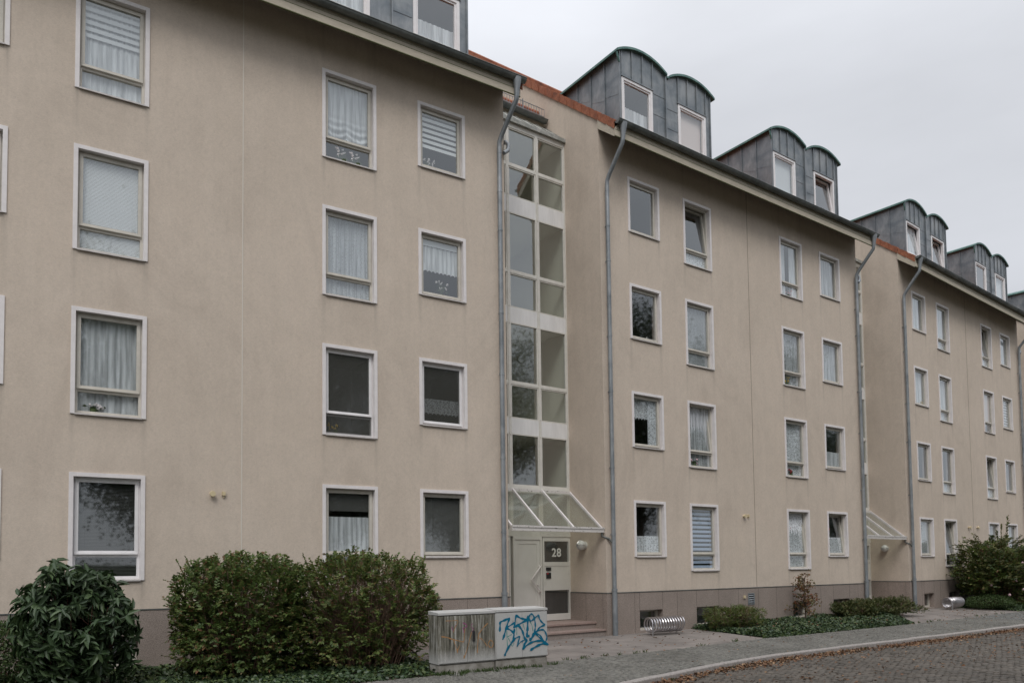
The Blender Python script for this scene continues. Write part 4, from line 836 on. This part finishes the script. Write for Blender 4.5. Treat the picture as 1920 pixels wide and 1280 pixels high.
BL = [{'w': .034, 'p': [(165, 640), (172, 520), (182, 438), (270, 395), (380, 345)]}, {'w': .036, 'p': [(380, 345), (345, 460), (300, 600), (262, 740), (230, 825)]},
      {'w': .028, 'p': [(500, 445), (400, 510), (290, 580)]}, {'w': .030, 'p': [(300, 575), (390, 610), (465, 680), (480, 740)]}, {'w': .032, 'p': [(490, 600), (480, 700), (465, 835)]},
      {'w': .028, 'p': [(490, 560), (510, 420), (530, 280)]}, {'w': .032, 'p': [(530, 275), (620, 335), (700, 360), (790, 365)]}, {'w': .034, 'p': [(790, 375), (640, 460), (540, 520), (475, 555)]}, {'w': .026, 'p': [(475, 540), (560, 535), (600, 510)]},
      {'w': .034, 'p': [(590, 520), (650, 600), (690, 700), (715, 800), (760, 830)]}, {'w': .024, 'p': [(765, 830), (730, 900), (700, 950), (672, 1055)]}, {'w': .024, 'p': [(780, 850), (735, 930), (690, 1040)]},
      {'w': .040, 'p': [(800, 300), (792, 480), (785, 645)]}, {'w': .032, 'p': [(785, 665), (758, 765)]}, {'w': .032, 'p': [(790, 665), (820, 765)]}, {'w': .03, 'p': [(760, 760), (820, 765)]},
      {'w': .026, 'p': [(840, 400), (828, 330), (845, 270), (880, 243), (925, 280), (955, 380), (968, 500), (960, 600), (930, 710), (880, 800), (845, 860)]}, {'w': .045, 'p': [(935, 690), (890, 790), (835, 845)]},
      {'w': .026, 'p': [(840, 400), (880, 400), (940, 350), (1045, 265)]}, {'w': .026, 'p': [(1045, 265), (1070, 360), (1120, 430), (1190, 490)]}, {'w': .026, 'p': [(1190, 495), (1090, 540), (1030, 600), (960, 690)]},
      {'w': .024, 'p': [(960, 670), (1060, 620), (1150, 610), (1205, 680), (1232, 780), (1215, 860), (1175, 905)]}, {'w': .022, 'p': [(960, 700), (1040, 770), (1110, 840), (1180, 905)]}, {'w': .022, 'p': [(970, 700), (1050, 720), (1110, 790), (1180, 900)]},
      {'w': .030, 'p': [(670, 1055), (760, 970), (880, 900), (1020, 868), (1140, 885), (1258, 955)]}, {'w': .034, 'p': [(850, 1080), (940, 1020), (1060, 960), (1170, 930), (1255, 965)]},
      {'w': .022, 'p': [(465, 835), (530, 790), (605, 770), (580, 850), (540, 990)]}, {'w': .016, 'p': [(540, 990), (600, 910), (680, 860), (770, 840)]}, {'w': .034, 'p': [(490, 815), (400, 930), (320, 1060), (262, 1190)]}]
ob('graffiti', ribbon(BL, .03, map2, -.0135).mesh('graffiti', 'blue'), c2)
TL = [{'w': .014, 'p': [(320, 640), (322, 800), (330, 990)]}, {'w': .014, 'p': [(325, 780), (380, 745), (430, 720)]}, {'w': .012, 'p': [(350, 800), (400, 900), (440, 985), (480, 920)]}, {'w': .013, 'p': [(540, 560), (545, 640), (540, 720)]}, {'w': .013, 'p': [(840, 420), (890, 500), (915, 640)]}, {'w': .011, 'p': [(690, 480), (720, 600)]}]
ob('graffiti', ribbon(TL, .012, map2, -.0128).mesh('graffiti', 'teal'), c2)
ob('lock', MB().box(.66, .70, -.02, -.012, .575, .645).mesh('lock', 'pot'), c2)
OR = [{'w': .010, 'p': [(290, 300), (380, 300), (470, 305), (430, 400), (400, 480)]}, {'w': .017, 'p': [(230, 540), (310, 555), (390, 585), (550, 630)]}, {'w': .011, 'p': [(555, 625), (565, 520), (575, 430)]}, {'w': .012, 'p': [(400, 590), (430, 680), (458, 770)]}, {'w': .009, 'p': [(458, 770), (490, 680)]},
      {'w': .011, 'p': [(670, 480), (620, 680), (560, 870)]}, {'w': .015, 'p': [(920, 350), (840, 430), (780, 510)]}, {'w': .013, 'p': [(780, 510), (765, 640), (755, 800)]}, {'w': .011, 'p': [(790, 570), (850, 615), (905, 700)]},
      {'w': .013, 'p': [(960, 605), (1000, 650), (985, 715), (950, 718), (925, 660), (960, 605)]}, {'w': .02, 'p': [(560, 840), (555, 880)]}, {'w': .02, 'p': [(458, 740), (458, 790)]}]
ob('graffiti', ribbon(OR, .012, map1, -.0135).mesh('graffiti', 'orange'), c1)
PU = [{'w': .016, 'p': [(545, 335), (600, 370), (590, 400), (550, 415)]}, {'w': .014, 'p': [(548, 415), (552, 450), (560, 485)]}, {'w': .010, 'p': [(380, 390), (400, 460), (440, 370)]}, {'w': .008, 'p': [(345, 315), (350, 325)]}, {'w': .008, 'p': [(690, 350), (665, 385), (700, 440), (670, 480)]}]
ob('graffiti', ribbon(PU, .012, map1, -.0128).mesh('graffiti', 'purple'), c1)

# ---------------------------------------------------------------- coil bike racks
def rack(x, y, rot, label):
    Lr, r, zc, n = 1.05, .175, .255, 12; b = MB(); P = []
    P += [(-.02, -.19, -.1), (-.01, -.185, .2), (0, -r, zc)]
    for i in range(n * 20 + 1):
        t = i / 20; a = math.pi - 2 * math.pi * t; P.append((Lr * t / n, r * math.cos(a), zc + r * math.sin(a)))
    # finish over the top to the street side leg
    for j in range(1, 10): a = math.pi - 2 * math.pi * j / 20; P.append((Lr + .006 * j, r * math.cos(a), zc + r * math.sin(a)))
    P += [(Lr + .07, r + .01, .2), (Lr + .09, r + .02, -.1)]
    b.tube(P, .020, 8)
    P2 = [(-.0, -r, zc)]
    o = ob('bike_rack', b.mesh('coil', 'steel', True), None, (x, y, zg(x, y)), (0, 0, rot)); return tag(o, label, 'bike rack', 'coil bike racks by the entrances')
rack(12.88, -.42, .0, 'nearer stainless steel coil bike rack, in front of a cellar window')
rack(28.15, .62, .1, 'farther stainless steel coil bike rack, beside the big shrub at right')

# ---------------------------------------------------------------- plants
rg = np.random.default_rng(7)
def shell_points(n, c, rad, power=2.6, inner=.55, zmin=0.0, lump=.12, seed=1):
    """random points in a lumpy rounded box, denser near its surface; returns points and outward directions"""
    r = np.random.default_rng(seed); d = unit(r.normal(size=(n, 3)))
    k = (np.abs(d) ** power).sum(1) ** (-1 / power); lm = np.zeros(n)
    for i in range(7):
        q = unit(r.normal(size=3)); f = r.uniform(3, 8); lm += np.sin(d @ q * f + r.uniform(0, 6))
    k = k * (1 + lump * lm / 3); t = inner + (1 - inner) * r.random(n) ** .55
    return np.array(c) + d * (k * t)[:, None] * np.array(rad), unit(d / np.array(rad)), t
def shrub(name, c, rad, nleaf, ll, wr, m, label, cat, twigs=120, power=2.6, inner=.5, lump=.12, seed=1, droop=.15, up=.5, group=None, gap=0, twm='twig', fall=0, sprig=0, whorl=False, keepz=None, gapx=0):
    root = tag(ob(name, None, None, (c[0], c[1], zg(c[0], c[1]))), label, cat, group); r = np.random.default_rng(seed + 50)
    zc = rad[2] * .52; P, D, t = shell_points(nleaf, (0, 0, zc), (rad[0], rad[1], rad[2] * .5), power, inner, 0, lump, seed)
    if gap:
        f = np.sin(P[:, 0] * 8.1 + 2 * np.sin(P[:, 2] * 5 + seed)) + np.sin(P[:, 2] * 10.3 + P[:, 1] * 7 + seed) + np.sin(P[:, 0] * 15 - P[:, 2] * 11 + P[:, 1] * 9) + gapx * P[:, 0] / rad[0]
        keep = f > (-3 + gap * 4.6); keep |= r.random(len(P)) < .10; P, D, t = P[keep], D[keep], t[keep]
    P = P[P[:, 2] > .05]; n = len(P); D = unit((P - np.array([0, 0, zc * .8])) / np.array([rad[0], rad[1], rad[2] * .5]))
    if sprig:   # short shoots, each with its row (or whorl) of leaves
        K = sprig; sd = unit(D * .8 + np.array([0, 0, .55 - fall]) + r.normal(size=(n, 3)) * .5); SL = ll * 2.6 * r.uniform(.5, 1.2, n); sx = unit(np.cross(sd, unit(r.normal(size=(n, 3)) * .3 + [0, 0, 1]))); Ps = []; Ts = []; Ns = []
        for q in range(K):
            if whorl:
                a = 2 * math.pi * q / K + r.random(n); sy = np.cross(sd, sx); T_ = (np.cos(a)[:, None] * sx + np.sin(a)[:, None] * sy) + sd * r.uniform(.1, .7, n)[:, None] + np.array([0, 0, -.25 - fall * .8]); p_ = P + sd * (SL * .12 * (q % 3))[:, None]
                N_ = sd + r.normal(size=(n, 3)) * .25
            else:
                T_ = sx * (1 if q % 2 else -1) * .9 + sd * .75 + np.array([0, 0, -.1]) + r.normal(size=(n, 3)) * .22; p_ = P + sd * (SL * (q / K - .4))[:, None]; N_ = np.cross(sx, sd) * np.sign(np.cross(sx, sd)[:, 2:3] + 1e-6) + np.array([0, 0, .3]) + D * .35 + r.normal(size=(n, 3)) * .3
            Ps.append(p_); Ts.append(T_); Ns.append(N_)
        P = np.concatenate(Ps); T = unit(np.concatenate(Ts)); Nn = unit(np.concatenate(Ns)); ok = P[:, 2] > .03; P, T, Nn = P[ok], T[ok], Nn[ok]; n = len(P)
    else:
        T = unit(D * .6 + r.normal(size=(n, 3)) * .6 + np.array([0, 0, -fall])); Nn = unit(D * .7 + np.array([0, 0, up]) + r.normal(size=(n, 3)) * .55)
    ob('foliage', leaves('foliage', P, T, Nn, ll * r.uniform(.6, 1.25, n), wr, m, .22, droop), root)
    b = MB(); rr = random.Random(seed)
    for i in range(twigs):
        a = rr.uniform(0, 6.28); q = rr.random() ** .5; x1, y1 = math.cos(a) * q * rad[0] * .92, math.sin(a) * q * rad[1] * .92; h = rad[2] * rr.uniform(.7, 1.04) * (1 - .25 * q ** 3)
        x0, y0 = x1 * rr.uniform(.25, .6), y1 * rr.uniform(.2, .6); mx_ = rr.uniform(-.06, .06)
        b.tube([(x0, y0, -.05), (x0 + (x1 - x0) * .45 + mx_, y0 + (y1 - y0) * .45, h * .45), (x1 + mx_, y1, h)], [rr.uniform(.006, .014), .006, .003], 4, False)
        for _ in range(2): q0 = Vector((x0, y0, 0)).lerp(Vector((x1, y1, h)), rr.uniform(.4, .9)); b.tube([q0, q0 + Vector((rr.uniform(-.16, .16), rr.uniform(-.16, .16), rr.uniform(.05, .25)))], [.004, .002], 3, False)
    if twigs: ob('branches', b.mesh('branches', twm), root)
    return root
shrub('broadleaf_shrub', (.60, -1.95, 0), (.72, .76, 1.80), 640, .155, .36, 'rhodo', 'dark glossy round shrub with big drooping leaves at the lower left corner', 'shrub', 40, 2.4, .25, .10, 3, .4, .2, None, 0, 'redtwig', .30, 8, True)
shrub('box_shrub', (-.12, -1.05, 0), (.62, .55, .98), 9500, .045, .55, 'box', 'small light green clipped shrub behind the big dark shrub', 'shrub', 8, 2.3, .6, .05, 4)
shrub('hedge_shrub', (3.0, -1.45, 0), (1.08, .85, 1.84), 3300, .066, .58, 'hedge', 'left half of the tall leafy hedge in front of the nearest house', 'hedge', 200, 3.4, .45, .11, 5, .2, .45, None, .30, 'twig', 0, 8)
shrub('hedge_shrub', (5.06, -1.70, 0), (1.42, .80, 1.88), 3700, .063, .58, 'hedge2', 'right half of the hedge with bare twigs showing, beside the utility cabinets', 'hedge', 460, 3.6, .4, .12, 6, .2, .45, None, .50, 'twig', 0, 8, False, None, -.6)
def sprays(root, pts, m, nl, ll, seed):   # loose shoots that stick out of the outline
    r = np.random.default_rng(seed); b = MB(); Ps = []; Ts = []
    for (x, y, z, dx, dy, dz, L) in pts:
        d = Vector((dx, dy, dz)).normalized(); a = Vector((x, y, z)); e = a + d * L; md = (a + e) / 2 + Vector((0, 0, L * .06)); b.tube([a, md, e], [.006, .004, .002], 4, False)
        for k in range(nl):
            t = (k + 1) / nl; p = a.lerp(e, t); Ps.append(tuple(p)); s = 1 if k % 2 else -1; c_ = d.cross(Vector((0, 0, 1))) * s + d * .5 + Vector((0, 0, r.uniform(-.2, .4))); Ts.append(tuple(c_))
    n = len(Ps); ob('foliage', leaves('foliage', np.array(Ps), np.array(Ts), unit(r.normal(size=(n, 3)) * .4 + np.array([0, -.3, 1])), ll * r.uniform(.7, 1.2, n), .6, m), root); ob('branches', b.mesh('branches', 'twig'), root)
rr = random.Random(11)
for root, (w_, h_, cnt) in ((bpy.data.objects['hedge_shrub'], (1.0, 1.82, 46)), (bpy.data.objects['hedge_shrub.001'], (1.25, 1.88, 54))):
    pts = []
    for _ in range(cnt):
        a = rr.uniform(0, 6.28); x = math.cos(a) * w_ * rr.uniform(.3, .95); y = math.sin(a) * .7 * rr.uniform(.3, 1); z = h_ * rr.uniform(.86, .97); pts.append((x, y, z - .1, math.cos(a) * .5, math.sin(a) * .3, 1, rr.uniform(.15, .32)))
    for _ in range(cnt // 2):
        a = rr.uniform(3.0, 6.4); pts.append((math.cos(a) * w_, math.sin(a) * .75, rr.uniform(.3, 1.6), math.cos(a), math.sin(a) * .8, .35, rr.uniform(.12, .24)))
    sprays(root, pts, 'hedge', 9, .06, cnt)
shrub('juniper_shrub', (15.75, -.55, 0), (.85, .55, .62), 1500, .042, .4, 'hedge2', 'low fine leaved green shrub at the near corner of the ivy bed', 'shrub', 60, 2.1, .4, .26, 8, .15, .5, None, .15, 'twig', 0, 8)
shrub('golden_shrub', (21.7, -.05, 0), (.85, .5, .55), 1500, .045, .5, 'gold', 'left low yellow green shrub at the far end of the ivy bed', 'shrub', 40, 2.3, .5, .2, 9, .15, .5, None, .12, 'twig', 0, 8)
shrub('golden_shrub', (23.5, -.05, 0), (1.15, .6, .58), 1800, .045, .5, 'gold', 'right low yellow green shrub spilling over the ivy bed end near the entrance', 'shrub', 40, 2.3, .5, .2, 10, .15, .5, None, .12, 'twig', 0, 8)
# maple sapling
mp_ = tag(ob('maple_sapling', None, None, (19.46, .05, zg(19.46, .05))), 'small maple sapling with reddish autumn leaves in the ivy bed', 'tree')
rr = random.Random(4); b = MB(); b.tube([(0, 0, -.1), (.03, 0, .4), (-.02, 0, .8), (.05, 0, 1.3)], [.022, .018, .011, .004], 8); LP = []
for i in range(62):
    h = rr.uniform(.22, 1.25); a = rr.uniform(0, 6.28); L = (.62 - h * .32) * rr.uniform(.6, 1.1); e = Vector((math.cos(a) * L, math.sin(a) * L, h + rr.uniform(.0, .22))); s_ = Vector((0, 0, h)); b.tube([s_, (s_ + e) / 2 + Vector((0, 0, .03)), e], [.008, .005, .002], 4, False)
    for k in range(9): q = s_.lerp(e, rr.uniform(.35, 1.05)); LP.append((q.x + rr.uniform(-.06, .06), q.y + rr.uniform(-.06, .06), q.z + rr.uniform(-.05, .05)))
ob('trunk', b.mesh('trunk', 'bark'), mp_); LP = np.array(LP); n = len(LP)
ob('crown', leaves('crown', LP, rg.normal(size=(n, 3)), unit(rg.normal(size=(n, 3)) * .5 + [0, 0, 1]), .08 * rg.uniform(.6, 1.2, n), .6, 'maple'), mp_)
# big shrub mass at the right, in front of the third house
shrub('flowering_shrub', (31.1, .35, 0), (1.45, 1.15, 2.5), 2300, .12, .5, 'hedge2', 'tall loose spreading shrub with pale pink roses before the right house', 'shrub', 120, 2.1, .35, .34, 21, .2, .4, None, .36, 'twig', 0, 7)
big = bpy.data.objects['flowering_shrub']; rr = random.Random(5)
pts = [(-.3, -.3, 2.3, -.2, 0, 1, .55), (-1.1, 0, 1.9, -.4, 0, 1, .75), (-1.2, -.2, 1.8, -1, 0, .5, .6), (.2, -.3, 2.4, .25, 0, 1, 1.05), (.45, -.2, 2.4, .3, 0, 1, .9), (.1, -.2, 2.3, .1, 0, 1, .8), (-1.3, -.4, 1.2, -1, -.2, .2, .6), (-1.2, -.5, .9, -1, -.2, .1, .5)]
for _ in range(150): a = rr.uniform(2.4, 6.6); z = rr.uniform(.7, 2.5); pts.append((math.cos(a) * 1.2, math.sin(a) * .9, z, math.cos(a), math.sin(a), rr.uniform(0, .8), rr.uniform(.3, .75)))
sprays(big, pts, 'gold', 14, .11, 9); b = MB()
for _ in range(12): a = rr.uniform(3.3, 5.6); b.sphere((math.cos(a) * 1.42, math.sin(a) * 1.1, rr.uniform(.5, 1.7)), .05, 8, 6)
ob('blossoms', b.mesh('blossoms', 'flp'), big)
shrub('evergreen_shrub', (33.1, .2, 0), (1.5, 1.2, 2.3), 15000, .08, .5, 'ivy', 'dense dark evergreen shrub at the right edge behind the flowering one', 'shrub', 60, 2.2, .5, .15, 23)
shrub('low_shrub', (29.95, .0, 0), (.95, .75, .50), 9000, .05, .5, 'box', 'low green ground shrub beside the farther bike rack', 'shrub', 20, 2.3, .6, .1, 24)

def cover_bed(name, poly_x, s0f, s1f, n, ll, h, m, label, seed, cat='ivy'):
    r = np.random.default_rng(seed); x = r.uniform(poly_x[0], poly_x[1], n); t = r.random(n); P = []
    for xi, ti in zip(x, t):
        a, c = s0f(xi), s1f(xi)
        if c <= a: continue
        s = a + (c - a) * ti; e = min(1, (c - s) / .25) * min(1, (xi - poly_x[0]) / .2 + .2); hh = h * e * (.65 + .35 * math.sin(xi * 3.1) * math.sin(s * 4.3 + xi)) * r.uniform(.2, 1) ; p = gpt(xi, s); P.append((p[0], p[1], p[2] + hh + .01))
    P = np.array(P); k = len(P); T = r.normal(size=(k, 3)) * [1, 1, .35]; Nn = unit(r.normal(size=(k, 3)) * .45 + [0, -.25, 1])
    return tag(ob(name, leaves(name, P, T, Nn, ll * r.uniform(.6, 1.3, k), .85, m, .15, .2)), label, cat, None, 'stuff')
cover_bed('ivy', (15.0, 24.6), lambda x: .0, lambda x: (sm(x) + .03) if x < 21.6 else max(.2, sm(x) - (x - 21.6) * .85), 52000, .06, .17, 'ivy', 'dark ivy ground cover in the bed before the middle house', 31)
cover_bed('ivy', (-3.5, 6.1), lambda x: .0, lambda x: 3.2, 26000, .065, .10, 'ivy', 'dark ivy ground cover under the hedge before the nearest house', 32)
cover_bed('ivy', (29.7, 36), lambda x: .0, lambda x: 2.4, 16000, .07, .16, 'ivy', 'green ground cover around the shrubs before the right house', 33)
# fallen leaves along the kerb and scattered, grass tufts
def litter(n, seed):
    r = np.random.default_rng(seed); P = []
    while len(P) < n:
        x = r.uniform(6, 34); q = r.random()
        if q < .80:
            den = .35 + .65 * (.5 + .5 * math.sin(x * 1.7) * math.sin(x * .63 + 1))
            if r.random() > den: continue
            s = sk(x) + .03 + abs(r.normal()) * (.07 + .12 * den); p = gpt(x, s); z = p[2] - .082 + r.uniform(0, .05) * math.exp(-(s - sk(x)) * 6)
        elif q < .92: s = sk(x) + .1 + r.uniform(0, 2.5); p = gpt(x, s); z = p[2] - .082
        else:
            s = r.uniform(0.2, sk(x) - .2); p = gpt(x, s); z = p[2] + .008 + (.14 if (15 < x < 22 and s < 2.5) else 0)
        P.append((p[0], p[1], z))
    P = np.array(P); k = len(P); return leaves('fallen_leaves', P, r.normal(size=(k, 3)) * [1, 1, .25], unit(r.normal(size=(k, 3)) * .35 + [0, 0, 1]), .055 * r.uniform(.5, 1.3, k), .7, 'dead', .2, .25)
tag(ob('fallen_leaves', litter(7600, 41)), 'brown and orange fallen leaves lying along the kerb', 'leaves', None, 'stuff')
def tufts(n, seed):
    r = np.random.default_rng(seed); P = []; T = []
    for _ in range(n):
        q = r.random(); x = r.uniform(5, 32)
        if q < .55: s = sk(x) + .03; dz = -.11
        elif q < .8: x = r.uniform(5.7, 8.2); s = 3.22 + abs(r.normal()) * .1; dz = 0
        else: s = sm(x) + r.normal() * .03; dz = 0
        p = gpt(x, s)
        for _ in range(int(r.integers(6, 22))): P.append((p[0] + r.normal() * .04, p[1] + r.normal() * .02, p[2] + dz)); T.append((r.normal() * .4, r.normal() * .4, 1))
    P = np.array(P); T = np.array(T); k = len(P); return leaves('grass', P, T, unit(r.normal(size=(k, 3)) + [0, -1, 0]), .07 * r.uniform(.4, 1.3, k), .12, 'grass', .1, .3)
tag(ob('grass', tufts(190, 43)), 'small grass tufts growing along the kerb and cabinet base', 'grass', None, 'stuff')
# ---------------------------------------------------------------- street trees across the road (seen mirrored in the glass)
def tree_meshes(seed):
    r = np.random.default_rng(seed); rr = random.Random(seed); b = MB(); b.tube([(0, 0, -.2), (.05, 0, 2.5), (-.1, .1, 6), (.1, 0, 11)], [.28, .22, .15, .04], 10); Ps = []
    for i in range(34):
        h = rr.uniform(2.6, 11.5); a = rr.uniform(0, 6.28); L = 3.6 * math.sin(math.pi * min(1, (h - 1.2) / 12.5)) * rr.uniform(.6, 1.1); s_ = Vector((0, 0, h * .85)); e = Vector((math.cos(a) * L, math.sin(a) * L, h + 1.4)); b.tube([s_, (s_ + e) / 2 + Vector((0, 0, .3)), e], [.07, .04, .015], 5, False)
        for t in (.45, .7, .9, 1.05): c_ = np.array(s_.lerp(e, t)); Ps.append(c_ + r.normal(size=(420, 3)) * [.62, .62, .5])
    P = np.concatenate(Ps); k = len(P); return b.mesh('trunk', 'bark'), leaves('crown', P, r.normal(size=(k, 3)), unit(r.normal(size=(k, 3)) + [0, 0, .6]), .12 * r.uniform(.6, 1.2, k), .6, 'tree')
TM = [tree_meshes(1), tree_meshes(2)]
TL_ = ['first', 'second', 'third', 'fourth', 'fifth', 'sixth', 'seventh', 'eighth', 'ninth']
for i, (x, s, k) in enumerate(((4.5, 22.5, 1.38), (13.0, 23.5, 1.15), (19.5, 22.5, 1.05), (27, 24, 1.3), (37, 23, 1.5), (51, 24, 1.4), (64, 23, 1.2), (78, 24, 1.2), (-7, 24, 1.0))):
    y = yf(min(x, 40)) - s; t = tag(ob('street_tree', None, None, (x, y, -.45), (0, 0, i * 1.3)), 'leafy street tree across the road behind the viewer, %s from the left' % TL_[(i + 1) % 9], 'tree', 'street trees across the road'); t.scale = (k, k, k)
    ob('trunk', TM[i % 2][0], t); ob('crown', TM[i % 2][1], t)

# hedge added across the road to mirror dark low in the ground floor glass
r_ = np.random.default_rng(77); hk = tag(ob('garden_hedge', None, None, (0, 0, 0)), 'long clipped hedge added behind the viewer to darken the ground floor reflections', 'hedge'); b = MB(); PH = []
for i in range(24):
    xa, xb = -26 + i * 4.4, -26 + (i + 1) * 4.4; ya, yb = yf(min(xa, 45)) - 19.4, yf(min(xb, 45)) - 19.4
    b.hexa([(xa, ya - .9, -.5), (xb, yb - .9, -.5), (xb, yb, -.5), (xa, ya, -.5), (xa, ya - .8, 1.9), (xb, yb - .8, 1.9), (xb, yb - .1, 1.9), (xa, ya - .1, 1.9)])  # solid core block of the added hedge
    t = r_.random((900, 1)); PH.append(np.concatenate([xa + (xb - xa) * t, ya + (yb - ya) * t + r_.normal(size=(900, 1)) * .10, r_.uniform(-.4, 2.1, (900, 1))], 1))
ob('branches', b.mesh('branches', 'box'), hk); PH = np.concatenate(PH); k = len(PH)
ob('foliage', leaves('foliage', PH, r_.normal(size=(k, 3)), unit(r_.normal(size=(k, 3)) * .5 + [0, 1, .4]), .13 * r_.uniform(.6, 1.2, k), .6, 'tree'), hk)
